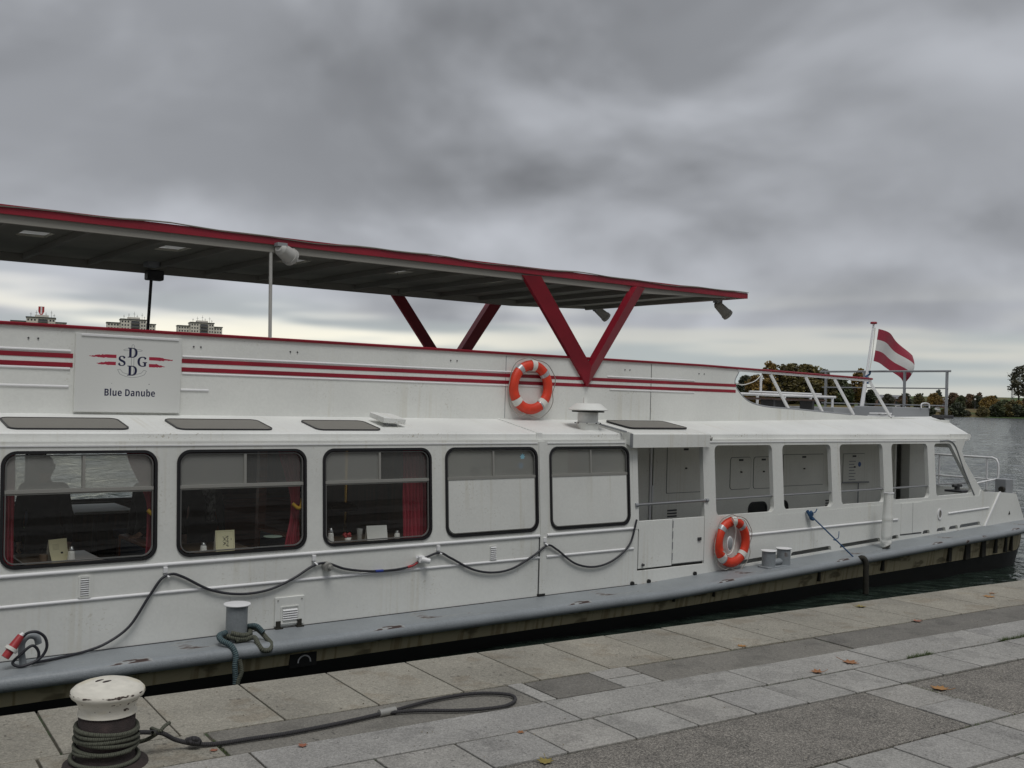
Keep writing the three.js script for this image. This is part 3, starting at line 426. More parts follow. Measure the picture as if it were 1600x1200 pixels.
// sun-deck canopy
{
  const CX1 = 13.17, wob = (x) => 0.012 * Math.sin(x * 2.1) + 0.008 * Math.sin(x * 5.3 + 1), cy = (x) => 3.905 + 0.006 * (x - 4);
  const skx = [1.1, 2.69, 4.25, 5.85, 7.42, 9.0, 10.5];
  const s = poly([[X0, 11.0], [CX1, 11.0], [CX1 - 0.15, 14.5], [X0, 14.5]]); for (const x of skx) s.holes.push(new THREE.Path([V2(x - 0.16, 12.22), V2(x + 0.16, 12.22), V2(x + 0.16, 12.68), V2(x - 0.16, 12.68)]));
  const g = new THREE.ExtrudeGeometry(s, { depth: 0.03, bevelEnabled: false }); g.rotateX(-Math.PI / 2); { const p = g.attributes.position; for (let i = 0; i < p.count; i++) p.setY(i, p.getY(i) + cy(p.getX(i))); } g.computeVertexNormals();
  const roof = P('canopy', prep(g), M.shadedSoffit);
  for (const x of skx) P('light_panel', box(x - 0.175, x + 0.175, cy(x) + 0.034, cy(x) + 0.04, -12.7, -12.2), M.diffuser, roof);
  P('fascia', loft((x) => [[cy(x) - 0.03, -10.99], [cy(x) - 0.03, -10.97], [cy(x) + 0.062, -10.97], [cy(x) + 0.062, -10.99]], [X0, 2, 5, 9, CX1]), M.red, roof);
  P('fascia', loft((x) => [[cy(x) - 0.03, -14.53], [cy(x) - 0.03, -14.51], [cy(x) + 0.062, -14.51], [cy(x) + 0.062, -14.53]], [X0, 2, 5, 9, CX1 - 0.15]), M.red, roof);
  P('fascia', bar(V(CX1 + 0.01, cy(CX1) + 0.016, -10.97), V(CX1 - 0.15, cy(CX1) + 0.016, -14.53), 0.02, 0.085), M.red, roof);
  P('canvas_edge', loft((x) => { const y = cy(x) + 0.062 + wob(x) + 0.008; return [[y, -11.05], [y - 0.022, -10.955], [y - 0.012, -10.952], [y + 0.01, -11.05]]; }, range(X0, CX1 + 0.02, 60)), M.canvasEdge, roof);
  P('edge_beam', loft((x) => { const e = clamp((x - 11) / 2.1), y = cy(x) - 0.035 - 0.08 * (1 - e); return [[y, -11.05], [y, -10.998], [cy(x) - 0.002, -10.998], [cy(x) - 0.002, -11.05]]; }, [X0, 2, 5, 9, 11, 13.1]), M.beam, roof);
  P('edge_beam', loft((x) => { const e = clamp((x - 11) / 2.1), y = cy(x) - 0.03 - 0.08 * (1 - e); return [[y, -14.48], [y, -14.42], [cy(x) - 0.002, -14.42], [cy(x) - 0.002, -14.48]]; }, [X0, 2, 5, 9, 11, 12.9]), M.beam, roof);
  for (let x = 3.0 - 0.81 * 8; x < 12.9; x += 0.81) P('cross_beam', loft((xx) => [[cy(x) - 0.07, -11.05], [cy(x) - 0.002, -11.05], [cy(x) - 0.002, -14.42], [cy(x) - 0.07, -14.42]], [x - 0.025, x + 0.025]), M.beam, roof);
  P('canopy_post', rod(V(4.905, 2.8, -11.0), V(4.89, 3.86, -11.02), 0.02), M.offWhite); P('canopy_post', rod(V(4.63, 2.8, -14.5), V(4.655, 3.84, -14.46), 0.022), M.darkPaint);
  P('canopy_post', rod(V(0.3, 2.8, -11.0), V(0.3, 3.84, -11.02), 0.02), M.trim);
  for (const z of [-11, -14.5]) {
    const out = z === -11 ? 1 : -1, fz = z + out * 0.035, rz = z + out * 0.13, bz = z - out * 0.02, legs = [
      [[8.52, 3.875], [8.76, 3.875], [9.725, 2.68], [9.735, 2.4], [9.357, 2.93]], [[10.835, 3.9], [10.58, 3.9], [9.725, 2.68], [9.735, 2.4], [10.02, 2.79]]];
    for (const L of legs) { const pts = []; L.forEach(([x, y], i) => { const ridge = i === 1 || i === 2 || i === 3; pts.push(V(x, y, ridge ? (i === 3 ? fz + out * 0.015 : rz) : fz), V(x, y, bz)); }); P('vee_strut', prep(new ConvexGeometry(pts)), M.red); }
  }
  const spk = (x, y, z, dir, m, r = 0.085, L = 0.22, label) => { const d = V(...dir).normalize(), a = V(x, y, z), b = a.clone().addScaledVector(d, L); const q = P('deck_floodlight', [rod(a, b, r * 0.8, r, 20), rod(b, b.clone().addScaledVector(d, 0.05), r * 1.1, r * 1.1, 20), rod(a.clone().addScaledVector(d, -0.04), a, r * 0.5, r * 0.8, 16)], m, ship, label); P('bracket', [rod(V(x, y + 0.02, z), V(x - 0.02, 3.9, z), 0.02), box(x - 0.06, x + 0.06, 3.86, 3.9, z - 0.05, z + 0.05)], M.greyPaint, q); };
  spk(4.97, 3.83, -10.93, [0.75, -0.3, -0.35], M.offWhite, 0.095, 0.16); spk(12.86, 3.83, -11.32, [0.62, -0.5, 0.15], M.beam); spk(12.8, 3.9, -14.2, [0.7, -0.45, 0.1], M.beam);
  P('loudspeaker', box(4.55, 4.78, 3.7, 3.84, -14.46, -14.3, 0.02), M.darkPaint); P('junction_box', box(4.42, 4.58, 3.84, 3.92, -14.1, -13.9, 0.01), M.greyPaint);
}
// gangway: two low doors, bar and passage
{
  for (const [a, b] of [[9.895, 10.545], [10.555, 11.2]]) { const d = P('gangway_door', box(a, b, -0.075 + sheer(a), 0.575, -10.04, -10.004, 0.006), M.white); if (a > 10) P('latch', box(11.06, 11.13, 0.24, 0.285, -10.004, -9.985, 0.004), M.darkPaint, d); else P('knob', rod(V(9.965, -0.02, -10.0), V(9.975, -0.025, -9.97), 0.02, 0.016, 10), M.darkPaint, d); }
  P('door_sill', box(9.87, 11.21, DK - 0.02, -0.1, -10.04, -10, 0.004), M.white); P('door_gap', box(9.89, 11.2, -0.1, -0.073, -10.05, -10.03), M.black);
  P('hinge', [0, 0.15, 0.3, 0.45].map((y) => rod(V(10.55, y, -10), V(10.55, y + 0.1, -10), 0.008, 0.008, 6)), M.greyPaint);
  P('door_post', lean(box(9.79, 9.888, 0.47, 1.64, -10.1, -9.996)), M.white);
  const hr = P('gangway_bar', rod(V(9.86, 0.796, -10.02), V(11.24, 0.806, -10.02), 0.02), M.steel); P('bar_socket', [rod(V(9.82, 0.795, -10.02), V(9.87, 0.796, -10.02), 0.03), rod(V(11.23, 0.806, -10.02), V(11.28, 0.807, -10.02), 0.028)], M.greyPaint, hr);
}
// open side gallery
const AB = (x) => 0.512 + 0.012 * (x - 11.4);
const OP = [[11.455, 12.77], [13.015, 14.26], [14.5, 15.73], [15.99, 17.13]];
{
  const low = poly([[11.205, DK - 0.02 + sheer(11.2)], [19.0, DK - 0.02 + sheer(19)], [19.62, 0.64], [19.05, 0.665], [18.9, 0.72], [18.83, AB(18.83)], [11.205, AB(11.205)]]);
  for (const [a, b] of [[11.8, 12.88], [13.19, 14.24], [14.46, 15.62], [15.93, 16.16], [16.905, 17.15], [17.37, 17.68], [17.78, 18.1], [18.15, 18.9]]) { const y = (x) => DK + 0.03 + sheer(x); low.holes.push(new THREE.Path([V2(a, y(a)), V2(b, y(b)), V2(b - 0.02, y(b) + 0.055), V2(b - 0.05, y(b) + 0.07), V2(a + 0.05, y(a) + 0.07), V2(a + 0.02, y(a) + 0.055)])); }
  P('gallery_wall', plate(low, -10, 0.05), M.white);
  const up = poly([[11.205, AB(11.205)], [18.83, AB(18.83)], [18.93, 0.72], [18.4, 1.25], [18.3, 1.45], [18.42, 1.62], [18.62, 1.68], [11.205, 1.68]]);
  for (const [a, b] of OP) up.holes.push(rrPath(a, b, AB(a) + 0.06, 1.592, 0.085));
  { const a = 17.36, y0 = AB(17.4) + 0.06, h = new THREE.Path(); h.moveTo(a + 0.08, y0); h.lineTo(18.5, y0 + 0.01); h.quadraticCurveTo(18.62, y0 + 0.02, 18.6, y0 + 0.12); h.lineTo(17.98, 1.5); h.quadraticCurveTo(17.93, 1.592, 17.84, 1.592); h.lineTo(a + 0.08, 1.592); h.quadraticCurveTo(a, 1.592, a, 1.51); h.lineTo(a, y0 + 0.08); h.quadraticCurveTo(a, y0, a + 0.08, y0); up.holes.push(h); }
  P('gallery_pillars', lean(plate(up, -10, 0.07, 8)), M.white);
  P('window_moulding', lean(tube([V(17.55, 1.64, -9.992), V(17.9, 1.635, -9.992), V(18.05, 1.56, -9.992), V(18.33, 1.1, -9.992), V(18.66, 0.62, -9.992)], 0.012, 50)), M.greyPaint);
  P('eave_bracket', plate((() => { const s_ = new THREE.Shape(); s_.moveTo(18.0, 1.76); s_.lineTo(18.05, 1.52); s_.lineTo(18.2, 1.5); s_.quadraticCurveTo(18.26, 1.565, 18.45, 1.6); s_.quadraticCurveTo(18.68, 1.645, 18.72, 1.69); s_.quadraticCurveTo(18.75, 1.73, 18.7, 1.762); s_.closePath(); return s_; })(), -10.133, 0.5), M.white);
  for (const [i, [a, b]] of OP.entries()) P('hand_bar', rod(V(a - 0.03, 0.805 + 0.008 * i, -10.055), V(b + 0.03, 0.812 + 0.008 * i, -10.055), 0.017), M.steel);
  P('hand_bar', rod(V(17.33, 0.85, -10.055), V(18.5, 0.85, -10.055), 0.017), M.steel);
  P('rib', halfRib(12.05, 16.12, 0.255, -10.002, 0.019, (x) => (x - 12.05) * 0.008), M.trim); P('rib', halfRib(17.74, 19.2, 0.318, -10.002, 0.019, (x) => (x - 17.74) * 0.03), M.trim);
  P('side_hatch', [box(16.215, 16.57, 0.03, 0.56, -10, -9.994), box(16.58, 16.86, 0.035, 0.56, -10, -9.994)], M.white); P('hatch_gap', [box(16.2, 16.87, 0.008, 0.028, -10, -9.996), box(16.57, 16.58, 0.03, 0.56, -10, -9.997)], M.darkPaint);
  P('oval_port', (() => { const s_ = new THREE.Shape(); s_.absellipse(17.46, 0.32, 0.075, 0.1, 0, 6.283); const h = new THREE.Path(); h.absellipse(17.46, 0.32, 0.045, 0.07, 0, 6.283); s_.holes.push(h); return plate(s_, -9.985, 0.03, 16); })(), M.trim); P('port_glass', (() => { const s_ = new THREE.Shape(); s_.absellipse(17.46, 0.32, 0.045, 0.07, 0, 6.283); return plate(s_, -9.992, 0.004, 16); })(), M.skyGlass);
  // stern bulwark
  const sb = poly([[19.0, 0.01], [20.56, 0.035], [20.2, 0.6], [19.56, 0.648]]); P('stern_bulwark', plate(sb, -9.975, 0.04), M.white); P('stern_trim', bar(V(19.01, 0.02, -9.97), V(19.57, 0.655, -9.97), 0.02, 0.028), M.trim);
  P('stern_bulwark', loft((z) => [[0, 0], [0.6, 0], [0.6, 0.04], [0, 0.04]], [0, 1]).applyMatrix4(new THREE.Matrix4().makeBasis(V(0, 0, -5.5), V(0, 1, 0), V(1, 0, 0)).setPosition(20.2, 0.02, -10)), M.white);
  P('drain_hole', (() => { const s_ = poly([[20.0 - 0.1, 0.2], [20.0 - 0.03, 0.2], [20.0 - 0.06, 0.27]]); return plate(s_, -9.97, 0.01); })(), M.black);
  P('gallery_floor', loft((x) => [[DK + 0.03 + sheer(x), -10.05], [DK + 0.03 + sheer(x), -15.45], [DK + 0.01 + sheer(x), -15.45], [DK + 0.01 + sheer(x), -10.05]], [9.87, 11, 20.2]), M.deck);
  P('gallery_ceiling', box(9.9, 18.5, 1.64, 1.66, -15.4, -10.12), M.cabin);
}
// deckhouse behind the gallery
{
  const w = poly([[11.15, -0.25], [17.55, -0.05], [17.55, 1.64], [11.15, 1.64]]); const dh = P('deckhouse_wall', plate(w, -11, 0.05), M.cabin);
  P('deckhouse_wall', plate(poly([[18.1, -0.02], [18.95, 0.0], [18.85, 1.64], [18.1, 1.64]]), -11, 0.05), M.cabin);
  P('deckhouse_wall', [box(18.83, 18.88, -0.1, 1.64, -14.5, -11.05), box(11.15, 18.9, -0.3, 1.64, -14.5, -14.45)], M.cabin); P('gallery_wall', box(11, 18.2, 0.0, 0.55, -15.5, -15.45), M.white);
  P('passage_door', box(10.55, 10.98, -0.2, 1.62, -10.95, -10.92, 0.004), M.cabin); P('door_frame', [box(10.985, 11.02, -0.2, 1.6, -10.97, -10.9), box(11.02, 11.05, 0.7, 0.95, -10.93, -10.89)], M.trim); P('passage_inside', box(11.0, 11.16, -0.2, 1.64, -11.4, -11.36), M.cabin);
  P('doorway_inside', [box(17.5, 18.15, -0.1, 1.64, -12.3, -12.25)], M.darkWood); P('door_jamb', [box(17.55, 17.6, -0.05, 1.64, -11.15, -10.97), box(18.05, 18.12, -0.05, 1.64, -11.15, -10.97)], M.cabin);
  const cab = (a, b, c, d, r, k = 1) => { const f = P('locker_door', plate(rrShape(a, b, c, d, r), -10.992, 0.012), M.cabin); P('door_gap', ring(a - 0.009, b + 0.009, c - 0.009, d + 0.009, r + 0.009, 0.009, -10.997, 0.004), M.trimGrey, f); for (let i = 0; i < k; i++) { const x = k > 1 ? mix(a, b, i + 0.5 - i * 0) : (a + b) / 2; P('hinge_plate', box((a + b) / 2 - 0.05, (a + b) / 2 + 0.05, d - 0.055, d - 0.025, -10.992, -10.984), M.darkPaint, f); P('door_knob', rod(V((a + b) / 2, (c + d) / 2 + 0.02, -10.992), V((a + b) / 2, (c + d) / 2 + 0.02, -10.965), 0.012, 0.012, 8), M.grime, f); break; } return f; };
  cab(12.9, 13.4, 0.825, 1.335, 0.05); cab(13.48, 13.96, 0.82, 1.335, 0.05); cab(14.25, 15.36, 0.84, 1.365, 0.01); const nb = cab(15.95, 16.6, 0.85, 1.36, 0.01); cab(11.44, 12.25, 0.815, 1.52, 0.01);
  P('notice_sheet', [0, 1, 2, 3, 4, 5, 6].map((i) => box(16.12, 16.12 + 0.2 - 0.04 * (i % 2), 1.22 - i * 0.055, 1.235 - i * 0.055, -10.992, -10.989)), M.greyPaint, nb); P('blue_sticker', plate((() => { const s_ = new THREE.Shape(); s_.absarc(16.44, 1.17, 0.045, 0, 6.283); return s_; })(), -10.988, 0.003), std({ color: lin(0.04, 0.1, 0.3), roughness: 0.5 }), nb);
  P('wall_pipe', tube([V(15.52, 1.4, -10.95), V(15.5, 1.0, -10.95), V(15.5, 0.86, -10.95), V(15.56, 0.83, -10.95)], 0.022, 24), M.cabin); P('wall_rail', [rod(V(15.86, 0.855, -10.94), V(16.66, 0.845, -10.94), 0.014), rod(V(16.37, 0.3, -10.96), V(16.37, 0.84, -10.96), 0.012)], M.greyPaint);
  for (const [x, y] of [[11.47, 0.4], [15.45, 0.4]]) P('louvre', [0, 1, 2, 3].map((i) => box(x, x + 0.2, y + i * 0.045, y + 0.02 + i * 0.045, -11, -10.99)), M.darkPaint);
  for (const [a, b] of [[13.36, 13.84], [13.94, 14.4]]) { const p_ = P('round_cornered_port', ring(a, b, 0.3, 0.6, 0.12, 0.03, -10.985, 0.02), M.rubber); P('port_glass', plate(rrShape(a, b, 0.3, 0.6, 0.12), -10.993, 0.004), M.black, p_); }
}
// gratings and fittings on the hull side
const louvres = (x0, x1, y0, y1, n, z) => Array.from({ length: n }, (_, i) => { const y = mix(y0, y1, (i + 0.5) / n), h = (y1 - y0) / n; return loft(() => [[y + h * 0.34, z], [y - h * 0.2, z + 0.02], [y - h * 0.34, z + 0.016], [y + h * 0.1, z]], [x0, x1], 0); });
{ const v = P('vent_grille', ring(2.635, 2.75, 0.225, 0.435, 0.02, 0.02, -9.985, 0.016), M.white); P('slats', louvres(2.656, 2.73, 0.248, 0.412, 8, -10), M.trim, v); const w = P('vent_grille', ring(7.37, 7.485, 0.22, 0.41, 0.015, 0.012, -9.994, 0.01), M.white); P('slats', louvres(7.385, 7.47, 0.235, 0.398, 7, -10), M.trim, w); }
{ const h = P('louvred_hatch', box(4.6, 4.932, -0.255, 0.045, -10, -9.975, 0.006), M.white); P('inset', ring(4.66, 4.87, -0.235, -0.05, 0.01, 0.012, -9.966, 0.01), M.white, h); P('slats', louvres(4.685, 4.85, -0.2, -0.08, 5, -9.976), M.trim, h); for (const x of [4.63, 4.87]) P('hinge', [box(x - 0.02, x + 0.03, -0.272, -0.2, -9.976, -9.96), box(x - 0.03, x + 0.05, -0.285, -0.268, -9.985, -9.94)], M.grime, h); for (const x of [4.63, 4.9]) P('bolt', rod(V(x, 0.015, -9.976), V(x, 0.015, -9.968), 0.008, 0.008, 8), M.alu, h); }
P('round_socket', [rod(V(5.18, 0.335, -10), V(5.18, 0.33, -9.92), 0.05, 0.045, 20), rod(V(5.19, 0.33, -9.92), V(5.2, 0.33, -9.89), 0.028, 0.024, 16)], M.alu); P('wall_socket', [box(6.34, 6.42, 0.28, 0.36, -10, -9.95, 0.01), rod(V(6.38, 0.32, -9.96), V(6.46, 0.3, -9.9), 0.035, 0.03, 14), rod(V(6.33, 0.35, -9.96), V(6.3, 0.36, -9.93), 0.018, 0.016, 10)], M.trim);
P('hose_hook', tube([V(2.14, DK, -9.78), V(2.12, -0.14, -9.78), V(2.13, -0.06, -9.78), V(2.18, -0.02, -9.78), V(2.24, -0.04, -9.78), V(2.26, -0.1, -9.78)], 0.03, 40, 12), M.deck);
// mooring bitts on the side deck
{ const b = P('bitt', lathe([[0.105, 0], [0.105, 0.35]], 4.08, DK, -9.73), M.deck); P('bitt_cap', lathe([[0, 0.02], [0.13, 0.02], [0.132, 0.008], [0.125, 0], [0, 0]], 4.08, DK + 0.345, -9.73), M.trim, b); }
for (const x of [12.33, 12.68]) { const b = P('bitt', lathe([[0.1, 0], [0.1, 0.24]], x, DK + sheer(x), -9.74), M.deck); P('bitt_cap', lathe([[0, 0.015], [0.115, 0.015], [0.115, 0], [0, 0]], x, DK + sheer(x) + 0.238, -9.74), M.trim, b); }
P('bitt_base', [rod(V(12.33, DK + 0.14, -9.74), V(12.68, DK + 0.15, -9.74), 0.05, 0.05, 14), box(12.2, 12.82, DK + 0.05, DK + 0.1, -9.84, -9.64, 0.01)], M.deck);
// rails and gear on the sun deck and stern
{
  const ty = 3.01; P('stern_rail', [rod(V(20, ty, -11.28), V(20, ty, -14.45), 0.022), rod(V(20, ty - 0.36, -11.33), V(20, ty - 0.36, -14.4), 0.013), rod(V(20, ty - 0.72, -11.33), V(20, ty - 0.72, -14.4), 0.013)], M.greyPaint);
  for (const z of [-11.36, -12.32, -13.3, -14.3]) P('rail_post', bar(V(20, 2.05, z), V(20, ty, z), 0.04, 0.05, V(1, 0, 0)), M.greyPaint);
  P('post_foot', box(19.6, 20.05, 2.03, 2.1, -11.45, -11.22, 0.01), M.darkPaint);
  P('storage_chest', [box(18.6, 19.95, 2.02, 2.24, -12.6, -11.7, 0.02), box(18.2, 19.95, 2.02, 2.2, -14.2, -12.8, 0.02)], M.greyPaint); P('box_handle', [tube([V(19.6, 2.23, -11.68), V(19.6, 2.31, -11.68), V(19.9, 2.31, -11.68), V(19.9, 2.23, -11.68)], 0.014, 20)], M.trim);
  // low white rail along the far side
  P('deck_rail', [rod(V(14.6, 2.42, -13.9), V(19.8, 2.42, -13.9), 0.03), rod(V(16.6, 2.47, -13.7), V(19.0, 2.47, -13.7), 0.022)], M.trim);
  for (const x of [15.0, 16.2, 17.1, 18.0, 18.9, 19.7]) P('rail_post', rod(V(x, 2.0, -13.9), V(x, 2.42, -13.9), 0.028), M.trim);
  P('rope_post', rod(V(17.2, 2.42, -13.9), V(17.2, 2.83, -13.9), 0.025), M.trim); P('pole_socket', rod(V(18.98, 2.0, -12.7), V(19.13, 2.7, -12.7), 0.045, 0.04, 14), M.trim); P('guard_rope', tube([V(12.98, 2.56, -11.05), V(14.0, 2.545, -11.75), V(15.2, 2.59, -12.6), V(16.3, 2.69, -13.3), V(17.2, 2.83, -13.9)], 0.009, 40), M.strap);
  P('fold_table', [box(17.25, 17.65, 2.09, 2.12, -11.35, -11.12, 0.006), box(17.2, 17.7, 2.05, 2.07, -11.35, -11.1), rod(V(17.35, 2.06, -11.2), V(17.35, 2.1, -11.2), 0.02), rod(V(17.55, 2.06, -11.2), V(17.55, 2.1, -11.2), 0.02)], M.trim);
  P('flag_pole', rod(V(19.0, 2.0, -12.7), V(19.392, 4.0, -12.7), 0.03, 0.022, 14), M.trim); P('pole_knob', lathe([[0, 0.05], [0.06, 0.045], [0.075, 0.02], [0.06, 0], [0, 0]], 19.393, 4.0, -12.7), M.red); P('halyard', tube([V(19.42, 3.92, -12.68), V(19.3, 3.3, -12.66), V(19.2, 2.9, -12.66), V(19.16, 2.75, -12.65)], 0.01, 20), M.strap); P('halyard_knot', [tube([V(19.15, 2.72, -12.66), V(19.2, 2.8, -12.62), V(19.13, 2.86, -12.68), V(19.22, 2.92, -12.66), V(19.18, 2.98, -12.62)], 0.022, 30)], M.ropeThin);
  // stern deck
  P('stern_rail', [tube([V(20.2, 0.62, -10.36), V(20.2, 1.2, -10.36), V(20.2, 1.268, -10.43), V(20.2, 1.27, -10.6), V(20.2, 1.27, -15.2)], 0.022, 60), rod(V(20.2, 0.835, -10.37), V(20.2, 0.835, -15.2), 0.018), rod(V(20.2, 0.62, -10.58), V(20.2, 1.26, -10.58), 0.018), rod(V(20.2, 0.62, -11.6), V(20.2, 1.26, -11.6), 0.018), rod(V(20.2, 0.86, -10.35), V(18.9, 0.8, -10.2), 0.018)], M.trim);
  P('winch_box', box(19.95, 20.22, 0.6, 0.88, -10.28, -10.05, 0.02), M.greyPaint); P('winch_foot', box(19.8, 20.3, 0.58, 0.61, -10.4, -10.0), M.deck); P('winch_drum', rod(V(19.88, 0.68, -10.12), V(19.96, 0.68, -10.12), 0.055, 0.055, 18), M.grime); P('stern_cleat', [rod(V(19.3, 0.64, -10.7), V(19.3, 0.78, -10.7), 0.05), box(19.1, 19.5, 0.6, 0.64, -10.85, -10.5), rod(V(19.15, 0.72, -10.7), V(19.45, 0.72, -10.7), 0.03)], M.darkPaint);
  P('stern_bulwark', box(18.9, 20.2, -0.1, 0.75, -15.5, -15.45), M.darkPaint);  // far bulwark, the shade on its inner face painted in as a dark colour
}
for (const [x0, x1, z, l] of [[14.2, 17.2, -12.5, 'brown slatted bench on the sun deck, behind the slanted rail struts'], [14.6, 17.6, -13.45, 'brown slatted bench on the sun deck beside the far white rail']]) { const o = thing('deck_bench', l, 'bench', [(x0 + x1) / 2, 1.95, z], 'benches on the sun deck'); for (const k of [0, 1, 2]) part('slat', box(x0, x1, 2.31, 2.34, z - 0.2 + k * 0.14, z - 0.08 + k * 0.14, 0.006), M.darkWood, o); for (const x of [x0 + 0.3, (x0 + x1) / 2, x1 - 0.3]) part('leg', box(x - 0.03, x + 0.03, 1.95, 2.31, z - 0.16, z + 0.14), M.darkPaint, o); }
// salon shell
P('salon_floor', box(X0, 9.87, -0.36, -0.33, -15.45, -10.06), M.carpet); P('salon_ceiling', box(X0, 9.8, 1.655, 1.67, -15.4, -10.12), M.ceiling);
P('salon_lining', [lean(box(X0, 6.6, -0.33, 0.53, -10.075, -10.055)), box(X0, 6.6, -0.33, 0.52, -15.44, -15.42)], M.darkWood);
P('bulkhead', [box(6.62, 6.66, -0.33, 1.655, -15.42, -10.12), box(9.76, 9.8, -0.33, 1.655, -15.42, -10.12)], M.darkWood); P('bulkhead', box(X0, X0 + 0.04, -0.33, 1.655, -15.42, -10.12), M.darkWood);
P('galley_bench', box(6.7, 9.7, -0.33, 0.55, -12.6, -12.0, 0.01), M.cabin); P('bar_counter', [box(4.9, 6.6, -0.33, 0.72, -13.6, -13.1, 0.02), box(4.85, 6.61, 0.72, 0.76, -13.65, -13.03, 0.01)], M.wood); P('bar_shelf', [box(5.0, 6.6, 0.3, 1.6, -15.4, -15.1)], M.darkWood);
for (const [x, z] of [[5.3, -12.0], [2.05, -12.7]]) P('salon_pillar', box(x - 0.05, x + 0.05, -0.33, 1.655, z - 0.05, z + 0.05, 0.01), M.wood);
P('added_galley_lining', [box(6.665, 6.68, -0.33, 1.65, -15.4, -10.14), box(9.74, 9.755, -0.33, 1.65, -15.4, -10.14), box(6.68, 9.74, 1.636, 1.65, -15.4, -10.14)], M.cabin);  // white wall and ceiling panels added to brighten the dark galley
P('brass_pole', rod(V(6.35, 0.3, -11.75), V(6.35, 1.65, -11.75), 0.022, 0.022, 16), M.brass);
// ------------------------------------------------------------------ salon furniture
const FL = -0.33;
function table(x0, x1, z0, z1, label, top = M.tableTop) { const cx = (x0 + x1) / 2, cz = (z0 + z1) / 2, o = thing('salon_table', label, 'table', [cx, FL, cz], 'tables in the ship salon'); part('table_top', box(x0, x1, 0.49, 0.52, z0, z1, 0.008), top, o); part('leg', rod(V(cx, FL, cz), V(cx, 0.49, cz), 0.035, 0.03, 12), M.darkPaint, o); part('foot', box(cx - 0.2, cx + 0.2, FL, FL + 0.03, cz - 0.2, cz + 0.2, 0.01), M.darkPaint, o); return o; }
table(2.25, 2.95, -11.0, -10.14, 'wooden table behind the leftmost window, under a menu card'); table(3.86, 4.5, -11.0, -10.14, 'wooden table behind the second window, under a printed card'); table(5.25, 6.5, -10.85, -10.14, 'wooden side table behind the curtained third window'); table(2.3, 3.0, -15.3, -14.3, 'white-clothed table on the far side, seen past the standing man', M.cloth); table(3.7, 4.5, -15.3, -14.3, 'white-clothed table on the far side, behind the second window', M.cloth); table(0.4, 1.2, -15.3, -14.3, 'white-clothed table on the far side, leftmost', M.cloth);
function bench(x, z0, z1, dir, label) { const o = thing('bench_seat', label, 'bench', [x, FL, (z0 + z1) / 2], 'upholstered benches in the ship salon'); part('seat', box(Math.min(x, x + dir * 0.45), Math.max(x, x + dir * 0.45), 0.02, 0.14, z0, z1, 0.03), M.upholstery, o); part('base', box(Math.min(x, x + dir * 0.4), Math.max(x, x + dir * 0.4), FL, 0.02, z0 + 0.02, z1 - 0.02), M.wood, o); part('backrest', box(x - 0.05, x + 0.03, 0.1, 0.58, z0 + 0.03, z1 - 0.03, 0.03), M.upholstery, o); part('top_rail', box(x - 0.055, x + 0.04, 0.575, 0.615, z0, z1, 0.008), M.wood, o); for (const z of [z0, z1 - 0.03]) part('end_panel', box(x - 0.06, x + 0.05, FL, 0.6, z, z + 0.03, 0.006), M.wood, o); }
bench(3.45, -11.35, -10.2, -1, 'blue-grey bench back under the hand of the standing person'); bench(1.85, -11.3, -10.2, 1, 'blue-grey bench at the left edge of the leftmost window'); bench(5.02, -11.3, -10.2, -1, 'blue-grey bench below the red curtain of the second window'); bench(3.62, -11.3, -10.2, 1, 'blue-grey bench at the left side of the second window'); bench(3.35, -15.35, -14.2, -1, 'orange-framed bench on the far side with a green cushion'); bench(1.7, -15.35, -14.2, 1, 'blue-grey bench on the far side behind the seated guest'); bench(4.95, -15.35, -14.2, -1, 'blue-grey bench on the far side near the bar');
single('cushion', box(2.9, 3.3, 0.14, 0.3, -14.9, -14.5, 0.07), M.cushion, 'green cushion lying on the far-side bench', 'cushion');
function curtain(x0, x1, w0, w1, label, tie) {   // pleated, hanging just inside the glass; w: width left at mid height
  const nx = 60, ny = 26, pos = [], idx = []; const z0 = -10.16, c = x1;
  for (let j = 0; j <= ny; j++) { const t = j / ny, y = mix(1.6, 0.5, t), k = tie ? mix(1, mix(w0, w1, step(0.6, 1, t)), step(0.0, 0.55, t)) : 1; for (let i = 0; i <= nx; i++) { const u = i / nx, x = c - (x1 - x0) * k * (1 - u); pos.push(x, y, z0 - LEAN * (y - 0.5) - 0.05 + 0.026 * Math.sin(u * 6.283 * 7 + 0.4 * Math.sin(t * 5)) + 0.01 * Math.sin(t * 9 + u * 12)); } }
  for (let j = 0; j < ny; j++) for (let i = 0; i < nx; i++) { const a = j * (nx + 1) + i; idx.push(a, a + nx + 1, a + 1, a + 1, a + nx + 1, a + nx + 2); }
  const g = new THREE.BufferGeometry(); g.setAttribute('position', new THREE.Float32BufferAttribute(pos, 3)); g.setIndex(idx); g.computeVertexNormals();
  const o = thing('curtain', label, 'curtain', [(x0 + x1) / 2, 0.5, z0], 'red pleated curtains in the salon windows'); part('drape', prep(g), M.curtain, o); if (tie) part('tie_band', tube([V(x1 - (x1 - x0) * w0 - 0.02, 1.0, -10.17), V(x1 - (x1 - x0) * w0 * 0.5, 0.95, -10.14), V(x1, 1.05, -10.17)], 0.02, 20), std({ color: lin(0.5, 0.28, 0.02), roughness: 0.7 }), o);
}
curtain(4.72, 4.97, 0.4, 0.7, 'red curtain tied with a yellow band at the second window', true); curtain(6.28, 6.62, 1, 1, 'red curtain hanging full length at the third window', false); curtain(1.9, 2.12, 1, 1, 'red curtain at the left side of the leftmost window', false); curtain(3.12, 3.4, 0.25, 0.3, 'red curtain drawn aside at the top right of the leftmost window', true);
